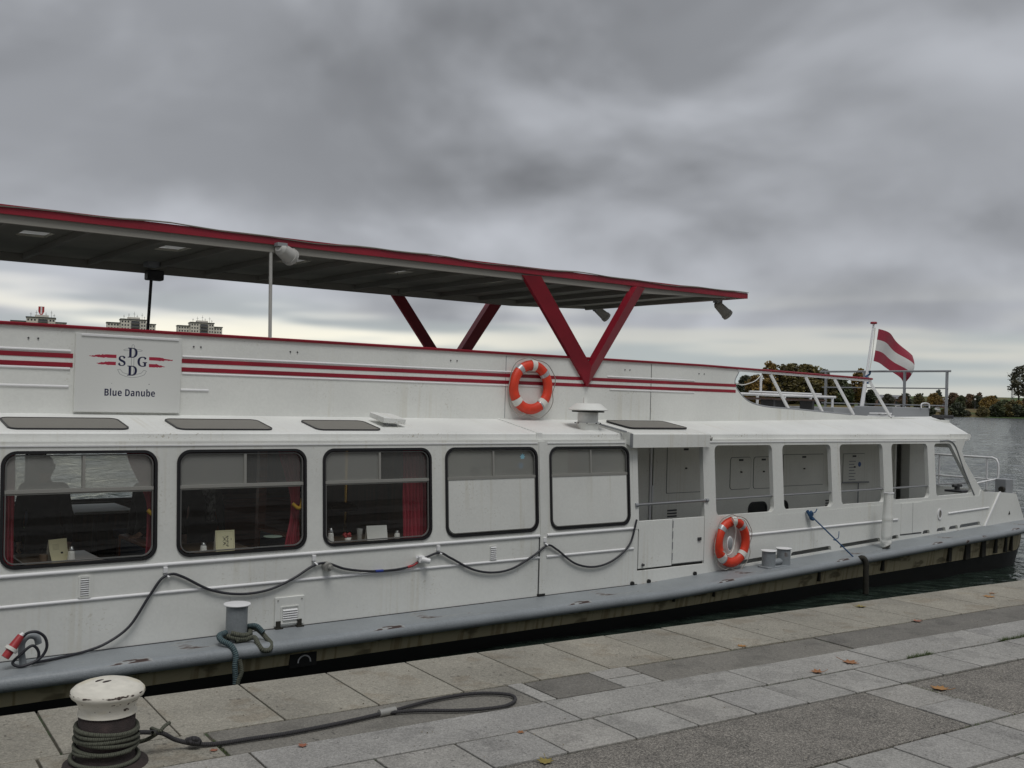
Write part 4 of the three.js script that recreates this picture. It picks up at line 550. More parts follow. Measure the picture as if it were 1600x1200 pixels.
function card(x, z, w, h, turn, label, print, bend = 0) {
  const o = thing('menu_card', label, 'menu card', [x, 0.52, z], 'cards standing on the salon tables'); o.rotation.y = turn;
  const leafG = (s) => { const g = new THREE.PlaneGeometry(w, h, 6, 6); g.translate(0, h / 2, 0); const p = g.attributes.position; for (let i = 0; i < p.count; i++) { const y = p.getY(i); p.setZ(i, s * (0.045 * (1 - y / h)) + bend * (y / h) ** 2 * 0.05); p.setX(i, p.getX(i) - bend * (y / h) * 0.05); } g.computeVertexNormals(); return prep(g, true); };
  local('front', leafG(1), print || M.paper, o); local('back', leafG(-1), M.paper, o);
}
const printMat = (fn) => { const cv = document.createElement('canvas'); cv.width = 256; cv.height = 256; const c = cv.getContext('2d'); c.fillStyle = '#d9d2ae'; c.fillRect(0, 0, 256, 256); fn(c); const t = new THREE.CanvasTexture(cv); t.colorSpace = THREE.SRGBColorSpace; return std({ map: t, roughness: 0.85 }); };
card(2.56, -10.42, 0.19, 0.22, 0.35, 'curling cream menu card beside a sugar shaker, leftmost window', printMat((c) => { c.fillStyle = '#222'; c.fillRect(150, 150, 34, 20); c.fillStyle = '#8a8468'; for (let i = 0; i < 5; i++) c.fillRect(50, 60 + i * 14, 90, 3); }), 1);
card(4.17, -10.33, 0.2, 0.215, -0.1, 'cream card printed with dark figures, second window', printMat((c) => { c.strokeStyle = '#b0a880'; c.lineWidth = 4; c.strokeRect(18, 18, 220, 220); c.fillStyle = '#1c1c1c'; for (let i = 0; i < 26; i++) c.fillRect(126 + 30 * Math.sin(i * 2.3), 66 + i * 5, 22 * Math.abs(Math.sin(i * 1.7)) + 5, 7); c.fillRect(206, 100, 6, 22); }));
card(6.0, -10.35, 0.25, 0.165, -0.15, 'blank white tent card at the curtained third window', M.ceramic);
function shaker(x, z, label, h = 0.14) { const o = thing('sugar_shaker', label, 'shaker', [x, 0.52, z], 'shakers on the salon tables'); local('body', lathe([[0, 0], [0.034, 0], [0.038, 0.02], [0.03, h * 0.62], [0.022, h * 0.72], [0, h * 0.72]], 0, 0, 0, 20), M.ceramic, o); local('lid', lathe([[0.024, h * 0.7], [0.026, h * 0.8], [0.015, h], [0, h]], 0, 0, 0, 16), M.steel, o); }
shaker(2.66, -10.36, 'white sugar shaker right of the curling menu card'); shaker(5.4, -10.32, 'white shaker with steel lid at the left of the third window', 0.17); shaker(3.95, -10.34, 'small white shaker left of the printed card', 0.1); shaker(6.25, -10.3, 'small shaker right of the blank tent card', 0.1);
single('drinking_glass', lathe([[0, 0], [0.028, 0], [0.035, 0.14], [0.03, 0.14], [0.025, 0.01], [0, 0.01]], 5.78, 0.52, -10.35, 20), M.jar, 'tall glass left of the blank tent card', 'glass');
single('toothpick_cup', lathe([[0, 0], [0.035, 0], [0.04, 0.075], [0.034, 0.075], [0.03, 0.01], [0, 0.01]], 2.42, 0.52, -10.4, 20), M.tableTop, 'small brown cup left of the curling menu card', 'cup');
{ const o = thing('flower_pot', 'small pot of red flowers at the third window', 'flowers', [5.62, 0.52, -10.33]); local('pot', lathe([[0, 0], [0.03, 0], [0.04, 0.05], [0, 0.05]], 0, 0, 0, 16), M.ceramic, o); const R = rng(8); const b = []; for (let i = 0; i < 14; i++) { const g = new THREE.IcosahedronGeometry(0.018, 1); g.translate((R() - 0.5) * 0.08, 0.06 + R() * 0.035, (R() - 0.5) * 0.07); b.push(prep(g)); } local('blossoms', b, M.plugRed, o); }
{ const o = thing('flower_pot', 'white pot with a red and green plant, left corner of the third window', 'flowers', [5.32, 0.52, -10.36]); local('pot', lathe([[0, 0], [0.035, 0], [0.045, 0.06], [0, 0.06]], 0, 0, 0, 16), M.ceramic, o); const R = rng(9); const b = []; for (let i = 0; i < 10; i++) { const g = new THREE.IcosahedronGeometry(0.018, 1); g.translate((R() - 0.5) * 0.08, 0.075 + R() * 0.03, (R() - 0.5) * 0.07); b.push(prep(g)); } local('blossoms', b, M.plugRed, o); }
single('plate', lathe([[0, 0], [0.06, 0], [0.1, 0.018], [0.1, 0.022], [0, 0.01]], 4.72, 0.615, -10.35, 28).rotateX(0), std({ color: lin(0.4, 0.5, 0.42), roughness: 0.3 }), 'pale green dish on the bench top at the second window', 'dish');
for (const [x, l] of [[2.5, 'far-side table behind the seated guest'], [2.75, 'far-side table, right of the other jar']]) single('salt_jar', lathe([[0, 0], [0.03, 0], [0.03, 0.09], [0.02, 0.11], [0, 0.11]], x, 0.52, -14.45, 14), M.jar, 'small glass jar on the white ' + l, 'jar', 'jars on the far-side table');
single('cardboard_box', box(9.05, 9.3, 1.2, 1.5, -10.9, -10.6, 0.004), M.cardboard, 'brown cardboard box behind the last galley window', 'box'); single('galley_shelf', [box(6.7, 9.7, 1.17, 1.2, -11.34, -10.3)], M.cabin, 'pale shelf inside the two galley windows', 'shelf'); single('paper_bag', box(8.45, 8.62, 1.2, 1.42, -10.7, -10.55, 0.03), M.cloth, 'pale blue-white bag on the galley shelf, last window', 'bag'); single('kitchen_roll', lathe([[0, 0], [0.05, 0], [0.05, 0.24], [0, 0.24]], 9.5, 1.2, -10.6, 20), M.cloth, 'white paper roll at the right end of the galley shelf', 'paper roll'); single('storage_box', box(6.8, 7.42, 1.2, 1.56, -10.85, -10.5, 0.015), M.ceramic, 'large pale box on the shelf in the first galley window', 'box'); single('storage_box', box(8.62, 8.98, 1.2, 1.54, -10.8, -10.45, 0.015), M.cabin, 'pale box beside the cardboard box, last galley window', 'box'); single('plastic_tub', box(7.6, 7.95, 1.2, 1.3, -10.8, -10.55, 0.02), M.ceramic, 'white tub on the galley shelf, first galley window', 'tub');
{ const sA = std({ color: lin(0.25, 0.5, 0.6), roughness: 0.5 }), sB = std({ color: lin(0.03, 0.2, 0.45), roughness: 0.5 }); const star = (x, y, r, m, l) => { const s = new THREE.Shape(); for (let i = 0; i < 16; i++) { const a = i / 16 * 6.283, q = i % 2 ? r * 0.55 : r; i ? s.lineTo(x + Math.cos(a) * q, y + Math.sin(a) * q) : s.moveTo(x + Math.cos(a) * q, y + Math.sin(a) * q); } single('window_sticker', plate(s, -10.1, 0.002), m, l, 'sticker', 'stickers in the galley window'); }; star(7.92, 1.47, 0.045, sA, 'pale round sticker in the first galley window'); star(7.9, 1.36, 0.05, sB, 'blue star sticker in the first galley window'); }
single('ceiling_lamp_rose', [lathe([[0, 0], [0.16, 0.02], [0.18, 0.06], [0.05, 0.12], [0, 0.12]], 6.33, 0.68, -11.75, 24)], M.darkWood, 'brown shade at the foot of the brass pole', 'lamp shade');

// ------------------------------------------------------------------ people in the salon
function sdCap(p, a, b, ra, rb) { const bx = b[0] - a[0], by = b[1] - a[1], bz = b[2] - a[2], px = p[0] - a[0], py = p[1] - a[1], pz = p[2] - a[2], h = clamp((px * bx + py * by + pz * bz) / (bx * bx + by * by + bz * bz + 1e-9)), dx = px - bx * h, dy = py - by * h, dz = pz - bz * h; return Math.sqrt(dx * dx + dy * dy + dz * dz) - mix(ra, rb, h); }
const smin = (a, b, k) => { const h = clamp(0.5 + 0.5 * (b - a) / k); return mix(b, a, h) - k * h * (1 - h); };
function mesher(fn, c, half, res) {
  const mc = new MarchingCubes(res, new THREE.MeshStandardMaterial(), false, false, 160000); mc.isolation = 0; const n = mc.size, hs = n / 2, p = [0, 0, 0];
  for (let k = 0; k < n; k++) for (let j = 0; j < n; j++) for (let i = 0; i < n; i++) { p[0] = c[0] + half * (i - hs) / hs; p[1] = c[1] + half * (j - hs) / hs; p[2] = c[2] + half * (k - hs) / hs; mc.field[k * n * n + j * n + i] = -fn(p); }
  mc.update(); const cnt = mc.count, a = new Float32Array(cnt * 3); for (let i = 0; i < cnt; i++) { a[3 * i] = c[0] + half * mc.positionArray[3 * i]; a[3 * i + 1] = c[1] + half * mc.positionArray[3 * i + 1]; a[3 * i + 2] = c[2] + half * mc.positionArray[3 * i + 2]; }
  let g = new THREE.BufferGeometry(); g.setAttribute('position', new THREE.BufferAttribute(a, 3)); g = mergeVertices(g, 1e-4); g.computeVertexNormals(); return g.toNonIndexed();
}
function person(label, at, turn, H, o) {   // local frame: feet at 0, facing +z
  const k = H / 1.75, root = thing('person', label, 'person', at, 'people standing in the salon'); root.rotation.y = turn; root.scale.setScalar(k);
  const B = [[[-0.09, 0.09, 0], [-0.1, 0.5, 0.015], 0.05, 0.065], [[-0.1, 0.5, 0.015], [-0.09, 0.92, 0], 0.068, 0.095], [[0.09, 0.09, 0], [0.1, 0.5, 0.015], 0.05, 0.065], [[0.1, 0.5, 0.015], [0.09, 0.92, 0], 0.068, 0.095], [[-0.09, 0.045, -0.03], [-0.11, 0.035, 0.16], 0.05, 0.04], [[0.09, 0.045, -0.03], [0.11, 0.035, 0.16], 0.05, 0.04],
    [[-0.06, 0.95, 0], [0.06, 0.95, 0], 0.13, 0.13], [[0, 0.95, 0], [0, 1.2, 0.01], 0.15, 0.155], [[-0.07, 1.3, 0], [0.07, 1.3, 0], 0.14, 0.14], [[-0.16, 1.41, -0.01], [0.16, 1.41, -0.01], 0.075, 0.075], [[0, 1.4, -0.01], [0, 1.54, 0.01], 0.075, 0.055]];
  for (const s of [-1, 1]) { const A = s < 0 ? o.L : o.R; B.push([[s * 0.185, 1.4, -0.01], A[0], 0.068, 0.052], [A[0], A[1], 0.052, 0.036]); }
  const body = (p) => { let d = 1e9; for (const b of B) d = smin(d, sdCap(p, b[0], b[1], b[2], b[3]), 0.035); return d; };
  const hc = [0, 1.635, 0.025];
  const head = (p) => { const x = p[0] - hc[0], y = p[1] - hc[1], z = p[2] - hc[2]; let d = (Math.sqrt((x / 0.076) ** 2 + (y / 0.113) ** 2 + (z / 0.095) ** 2) - 1) * 0.08; d = smin(d, sdCap(p, [0, 1.56, 0.06], [0, 1.555, 0.075], 0.038, 0.03), 0.03); d = smin(d, sdCap(p, [0, 1.66, 0.115], [0, 1.62, 0.138], 0.008, 0.014), 0.012); for (const s of [-1, 1]) { d = smin(d, sdCap(p, [s * 0.078, 1.65, 0.015], [s * 0.08, 1.615, 0.01], 0.016, 0.01), 0.008); d = -smin(-d, sdCap(p, [s * 0.032, 1.643, 0.125], [s * 0.032, 1.643, 0.125], 0.012, 0.012), 0.01); } d = -smin(-d, sdCap(p, [-0.02, 1.583, 0.118], [0.02, 1.583, 0.118], 0.004, 0.004), 0.006); return smin(d, sdCap(p, [0, 1.5, 0], [0, 1.58, 0.015], 0.056, 0.052), 0.03); };
  const hand = (A) => { const w = V(...A[1]), dir = V(...A[2]).normalize(), nrm = V(...A[3]).normalize(), sd = dir.clone().cross(nrm), at_ = (f, s, n) => w.clone().addScaledVector(dir, f).addScaledVector(sd, s).addScaledVector(nrm, n).toArray(), C = [];
    for (const s of [-0.026, -0.009, 0.009, 0.026]) C.push([at_(0.02, s * 0.7, 0), at_(0.09, s, 0), 0.014, 0.013]);
    [[-0.03, 0.055], [-0.01, 0.072], [0.01, 0.078], [0.03, 0.068]].forEach(([s, L]) => { C.push([at_(0.085, s, 0), at_(0.085 + L * 0.5, s * 1.12, 0.008), 0.0105, 0.0095], [at_(0.085 + L * 0.5, s * 1.12, 0.008), at_(0.085 + L * 0.92, s * 1.16, -0.012), 0.0095, 0.008]); });
    C.push([at_(0.025, 0.025, 0), at_(0.06, 0.05, -0.01), 0.015, 0.012], [at_(0.06, 0.05, -0.01), at_(0.095, 0.058, -0.02), 0.011, 0.009], [at_(-0.03, 0, 0), at_(0.03, 0, 0), 0.03, 0.028]);
    return { fn: (p) => { let d = 1e9; for (const b of C) d = smin(d, sdCap(p, b[0], b[1], b[2], b[3]), 0.006); return d; }, c: at_(0.07, 0, 0) }; };
  const parts_ = [[mesher(body, [0, 0.8, 0.02], 0.9, 112), (x, y, z) => y < 0.075 ? [0.015, 0.012, 0.01] : y < 0.9 ? o.legs : y > 1.49 ? o.skin : o.coat], [mesher(head, [0, 1.62, 0.02], 0.18, 64), (x, y, z) => Math.abs(y - 1.643) < 0.009 && Math.abs(Math.abs(x) - 0.032) < 0.012 && z > 0.09 ? [0.02, 0.015, 0.012] : Math.abs(y - 1.583) < 0.006 && Math.abs(x) < 0.026 && z > 0.08 ? [0.22, 0.07, 0.06] : o.skin]];
  for (const A of [o.L, o.R]) { const h = hand(A); parts_.push([mesher(h.fn, h.c, 0.13, 56), () => o.skin]); }
  const geos = parts_.map(([g, f]) => { const p = g.attributes.position, c = new Float32Array(p.count * 3); for (let i = 0; i < p.count; i++) c.set(f(p.getX(i), p.getY(i), p.getZ(i)), 3 * i); g.setAttribute('color', new THREE.BufferAttribute(c, 3)); return g; });
  const m = new THREE.Mesh(mergeGeometries(geos), std({ vertexColors: true, roughness: 0.85 })); m.name = 'body'; root.add(m);
  const hair = (p) => { const q = [p[0], p[1] - 0.012, p[2] + 0.012]; return Math.max(head(q) - 0.009, -(sdCap(p, [0, 1.58, 0.15], [0, 1.66, 0.15], 0.085, 0.075)), o.long ? 1.47 - p[1] : 1.585 - p[1]); };
  const hg = mesher(hair, [0, 1.64, 0.0], 0.19, 56); const hm = new THREE.Mesh(hg, std({ color: lin(...o.hair), roughness: 0.8 })); hm.name = 'hair'; root.add(hm);
  if (o.scarf) { const g = [tube([V(-0.1, 1.5, 0.06), V(-0.05, 1.4, 0.15), V(0.0, 1.25, 0.19), V(0.02, 1.1, 0.18), V(0.03, 1.0, 0.18)], 0.045, 30, 10), tube([V(0.09, 1.5, 0.06), V(0.05, 1.42, 0.15), V(0.03, 1.3, 0.195), V(0.05, 1.12, 0.18)], 0.042, 30, 10), tube([V(-0.1, 1.5, 0.05), V(0, 1.52, -0.09), V(0.1, 1.5, 0.05)], 0.035, 24, 10)]; const s = new THREE.Mesh(join(g), o.scarf); s.name = 'scarf'; root.add(s); }
  return root;
}
const skin = [0.4, 0.23, 0.16], hang = (s) => [[s * 0.25, 1.12, -0.02], [s * 0.25, 0.86, 0.06], [0, -1, 0.1], [s, 0, 0]];
person('person in a dark coat standing with back turned, leftmost window', [2.72, FL, -11.75], 2.7, 1.76, { L: hang(-1), R: hang(1), coat: [0.012, 0.012, 0.014], legs: [0.015, 0.015, 0.02], skin, hair: [0.02, 0.014, 0.01] });
person('person in a black jacket resting a hand on the bench back', [3.77, FL, -11.45], -1.0, 1.74, { R: [[0.27, 1.13, 0.18], [0.22, 0.985, 0.43], [0, -0.28, 0.95], [0, 1, 0.3]], L: hang(-1), coat: [0.02, 0.02, 0.023], legs: [0.02, 0.02, 0.022], skin, hair: [0.03, 0.02, 0.014] });
person('person in a dark jacket with a pale patterned scarf, second window', [4.55, FL, -12.0], 0.1, 1.70, { L: hang(-1), R: hang(1), coat: [0.016, 0.017, 0.018], legs: [0.02, 0.02, 0.022], skin, hair: [0.04, 0.025, 0.015], long: true, scarf: std({ map: mod_(tex(128, (u, v) => { const k = step(0.45, 0.6, fbm(u * 9, v * 9, 3, 9, 9, 611)); return grey(mix(70, 150, k)); }), 0.3), roughness: 0.95 }) });

// ------------------------------------------------------------------ lifebuoys, flag, ropes and other loose gear on the ship
function buoy(x, y, z, turn, label, extra) {
  const o = thing('lifebuoy', label, 'lifebuoy', [x, y, z], 'orange lifebuoys hung on the ship'); const Rr = 0.298, r = 0.07;
  const T = (rad, a0, len, seg) => { const g = new THREE.TorusGeometry(Rr, rad, 16, seg, len); g.scale(1, 1, 0.8); g.rotateZ(a0); return prep(g); };
  local('ring', T(r, 0, Math.PI * 2, 64), M.orange, o);
  for (const a of [45, 135, 225, 315]) local('reflective_band', T(r + 0.003, (a - 6 + turn) * RAD, 12 * RAD, 6), M.reflect, o);
  for (const a of [88, 222, 318]) local('white_strap', T(r + 0.006, (a - 8 + turn * 0.5) * RAD, 15 * RAD, 6), M.strap, o);
  const pts = []; for (let i = 0; i < 24; i++) { const a = i / 24 * 6.283 + 0.1, w = Math.abs(Math.sin(a * 2 + 0.3)), q = Rr + r + 0.012 + 0.055 * w; pts.push(V(Math.cos(a) * q, Math.sin(a) * q - (w > 0.5 ? 0.015 : 0), 0.02 + 0.01 * Math.sin(i * 2.1))); }
  local('grab_line', tube(pts, 0.006, 160, 6, true), M.cordGrey, o);
  if (extra) { local('line', [tube([V(-0.12, 0.36, 0.08), V(0.0, 0.2, 0.06), V(0.02, 0.02, 0.03), V(-0.05, -0.12, 0.05), V(-0.2, -0.16, 0.09), V(-0.3, -0.1, 0.09)], 0.007, 50), tube([V(-0.08, 0.36, 0.09), V(0.12, 0.33, 0.1), V(0.28, 0.16, 0.09), V(0.34, 0.14, 0.06)], 0.007, 40)], M.strap, o); const g = new THREE.SphereGeometry(0.07, 18, 14); g.scale(0.75, 1.35, 0.5); g.translate(-0.08, -0.02, 0.02); local('rescue_light', prep(g), M.greyPaint, o); local('light_band', (() => { const q = new THREE.TorusGeometry(0.07, 0.012, 8, 24); q.scale(0.78, 1.38, 1); q.translate(-0.08, -0.02, 0.02); return prep(q); })(), M.trim, o); }
  local('hanger', [box(-0.05, -0.02, -0.36, -0.22, -0.09, -0.03), box(0.16, 0.19, -0.33, -0.2, -0.09, -0.03)], M.trim, o);
  return o;
}
buoy(8.68, 2.355, -10.925, -6, 'orange lifebuoy on the upper bulwark left of the red struts'); buoy(11.71, 0.19, -9.915, 4, 'orange lifebuoy low on the hull beside the gangway doors', true);
{ // flag
  const nx = 40, ny = 24, o = thing('flag', 'red-white-red striped flag flying from the pole at the stern', 'flag', [19.48, 3.2, -12.68]);
  const f = (u, v) => { const fold = step(0.62, 1, u); return V(19.545 - 0.18 * v + 1.2 * u - 0.2 * fold * v * (1.5 - v), 3.905 - 0.7 * v - 0.40 * u - 0.12 * u * u + 0.09 * Math.sin(u * 3.1) + 0.05 * fold * v, -12.68 + 0.07 * Math.sin(u * 7.5 + v * 1.6) * (0.2 + u) + 0.16 * fold * Math.sin(v * 3)); };
  [['red_stripe', 0, M.red], ['white_stripe', 1, M.cloth], ['red_stripe', 2, M.red]].forEach(([n, s, m]) => { const pos = [], idx = []; for (let j = 0; j <= 8; j++) for (let i = 0; i <= nx; i++) { const p = f(i / nx, (s + j / 8) / 3); pos.push(p.x, p.y, p.z); } for (let j = 0; j < 8; j++) for (let i = 0; i < nx; i++) { const a = j * (nx + 1) + i; idx.push(a, a + nx + 1, a + 1, a + 1, a + nx + 1, a + nx + 2); } const g = new THREE.BufferGeometry(); g.setAttribute('position', new THREE.Float32BufferAttribute(pos, 3)); g.setIndex(idx); g.computeVertexNormals(); part(n, prep(g), phy({ color: m === M.red ? lin(0.3, 0.02, 0.045) : lin(0.62, 0.62, 0.6), roughness: 0.9, transmission: 0.25, thickness: 0 }), o); });
}
{ // shore-power cable clipped along the hull
  const pts = [[2.2, -0.255], [2.356, -0.262], [2.578, -0.262], [2.719, -0.255], [2.89, -0.211], [3.092, -0.084], [3.294, 0.201], [3.413, 0.358], [3.506, 0.387], [3.602, 0.354], [3.898, 0.195], [4.203, 0.125], [4.515, 0.139], [4.8, 0.237], [5.04, 0.357], [5.168, 0.368], [5.403, 0.287], [5.804, 0.23], [6.221, 0.247], [6.433, 0.331], [6.635, 0.376], [6.79, 0.305], [7.117, 0.144], [7.403, 0.085], [7.695, 0.106], [8.042, 0.246], [8.275, 0.358], [8.404, 0.301], [8.734, 0.092], [9.068, 0.025], [9.408, 0.09], [9.694, 0.283], [9.814, 0.604]];
  const o = thing('power_cable', 'black power cable looped along the hull below the windows', 'cable', [6, -0.28, -9.96]), q = pts.map(([x, y]) => V(x, y, x < 2.75 ? mix(-9.74, -9.93, clamp((x - 2.2) / 0.5)) : x < 3.2 ? -9.95 : -9.972));
  part('cable', [tube(q, 0.0135, 400, 8)], M.cable, o);
  part('coil', tube([V(2.11, -0.02, -9.72), V(2.15, 0.02, -9.71), V(2.22, 0.025, -9.7), V(2.29, -0.03, -9.7), V(2.31, -0.12, -9.7), V(2.27, -0.2, -9.7), V(2.18, -0.25, -9.7), V(2.08, -0.26, -9.7), V(2.04, -0.23, -9.72), V(2.1, -0.17, -9.73), V(2.2, -0.1, -9.73), V(2.25, -0.16, -9.73), V(2.24, -0.24, -9.73), V(2.2, -0.262, -9.74)], 0.013, 140, 8), M.cable, o);
  const pl = part('plug', [rod(V(2.1, 0.0, -9.72), V(2.03, -0.09, -9.7), 0.03, 0.04, 18), rod(V(2.01, -0.115, -9.695), V(1.97, -0.165, -9.685), 0.036, 0.034, 18)], M.plugRed, o, 'red industrial plug'); part('plug_collar', rod(V(2.03, -0.09, -9.7), V(2.012, -0.113, -9.696), 0.056, 0.056, 20), M.strap, pl); part('cable_gland', rod(V(2.095, -0.003, -9.72), V(2.12, 0.02, -9.72), 0.022, 0.016, 12), M.trim, pl);
  part('red_tape', tube([V(6.2, 0.242, -9.972), V(6.27, 0.258, -9.972), V(6.33, 0.285, -9.972)], 0.0155, 10), M.plugRed, o); part('blue_tape', tube([V(5.78, 0.231, -9.972), V(5.83, 0.229, -9.972), V(5.88, 0.229, -9.972)], 0.0155, 10), std({ color: lin(0.02, 0.04, 0.25), roughness: 0.5 }), o);
}
{ // mooring rope on the near bitt
  const o = thing('mooring_rope', 'weathered blue and grey mooring rope made fast to the near bitt', 'rope', [4.05, DK, -9.7]), t = (p, m, r = 0.026) => part('rope', tube(p.map((a) => V(...a)), r, p.length * 10, 10, false, 0.055), m, o);
  const ringP = []; for (let i = 0; i <= 26; i++) { const a = i / 13 * 6.283 * 0.98 + 2.6; ringP.push([4.08 + 0.135 * Math.cos(a), DK + 0.03 + 0.03 * i / 13 + 0.015 * Math.sin(i), -9.73 + 0.135 * Math.sin(a)]); } t(ringP, M.ropeOld, 0.024);
  t([[3.95, DK + 0.1, -9.68], [3.86, DK + 0.09, -9.62], [3.86, DK + 0.06, -9.55], [3.92, DK + 0.02, -9.47], [3.95, DK - 0.06, -9.42], [3.94, -0.45, -9.4], [3.95, -0.6, -9.4], [3.94, -0.9, -9.41]], M.ropeBlue, 0.028); t([[3.97, -0.38, -9.37], [3.99, -0.5, -9.36], [3.96, -0.6, -9.37], [3.98, -0.9, -9.38]], M.ropeOld, 0.02);
  t([[4.2, DK + 0.12, -9.75], [4.27, DK + 0.1, -9.66], [4.33, DK + 0.02, -9.56], [4.34, DK - 0.02, -9.48], [4.3, DK - 0.06, -9.43], [4.23, DK - 0.05, -9.43], [4.2, DK + 0.0, -9.47], [4.19, DK + 0.05, -9.55], [4.12, DK + 0.03, -9.6], [4.02, DK + 0.03, -9.6]], M.ropeOld, 0.024); t([[4.2, DK + 0.13, -9.72], [4.25, DK + 0.14, -9.64], [4.3, DK + 0.08, -9.58]], M.ropeBlue, 0.024);
}
{ const o = thing('rubber_fender', 'dark rubber fender hung over the strake by a thin blue line', 'fender', [14.27, -0.75, -9.42]); part('fender_body', tube([V(14.2, -0.2, -9.5), V(14.25, -0.16, -9.43), V(14.28, -0.22, -9.395), V(14.29, -0.4, -9.395), V(14.31, -0.72, -9.4)], 0.045, 40, 12), M.grime, o); part('line', [rod(V(13.6, 0.5, -9.97), V(14.16, -0.2, -9.47), 0.011, 0.011, 8), tube([V(13.9, 0.12, -9.7), V(13.95, 0.14, -9.68), V(14.0, 0.24, -9.7)], 0.006, 12), tube([V(13.92, 0.1, -9.68), V(13.84, 0.12, -9.69)], 0.007, 8)], M.ropeThin, o); part('knot', [tube([V(13.54, 0.56, -9.97), V(13.58, 0.48, -9.94), V(13.64, 0.5, -9.95), V(13.58, 0.54, -9.93), V(13.6, 0.44, -9.94), V(13.66, 0.42, -9.94)], 0.024, 40), tube([V(13.6, 0.52, -9.95), V(13.7, 0.53, -9.94), V(13.75, 0.58, -9.94)], 0.008, 16)], M.ropeThin, o); }
{ // standing white tube fender
  const o = thing('tube_fender', 'white tube fender standing on the side deck, crumpled at its foot', 'fender', [15.3, DK + sheer(15.3), -9.68]); const base = DK + sheer(15.3);
  const pts = []; for (let i = 0; i <= 30; i++) { const t = i / 30; pts.push([mix(0.095, 0.075, t) * (t < 0.22 ? 0.93 + 0.11 * Math.sin(t * 75) : 1) * (Math.abs(t - 0.55) < 0.02 ? 1.05 : 1) * (t < 0.03 ? 0.7 : 1), t * 0.9]); } pts.push([0.07, 0.905], [0, 0.905]); pts.unshift([0, 0]);
  const g = new THREE.LatheGeometry(pts.map((p) => V2(...p)), 28), p = g.attributes.position; for (let i = 0; i < p.count; i++) { const y = p.getY(i), k = clamp(1 - y / 0.24), a = Math.atan2(p.getZ(i), p.getX(i)), f = 1 + 0.14 * k * Math.sin(a * 3 + y * 40); p.setX(i, p.getX(i) * f + 0.06 * (y - 0.4)); p.setZ(i, p.getZ(i) * (f - 0.12 * k)); } g.computeVertexNormals(); local('tube', prep(g), M.white, o); local('seam_band', lathe([[0.088, 0.46], [0.09, 0.463], [0.088, 0.466]], 0.0, 0, 0, 24), M.cabin, o); local('top_rim', lathe([[0.074, 0.895], [0.083, 0.9], [0.083, 0.915], [0.06, 0.918]], 0.03, 0, 0, 24), M.trim, o); local('lashing', tube([V(-0.12, 0.02, 0.06), V(-0.06, 0.05, 0.09), V(-0.14, 0.03, 0.1), V(-0.2, 0.01, 0.05)], 0.012, 16), M.grime, o);
}

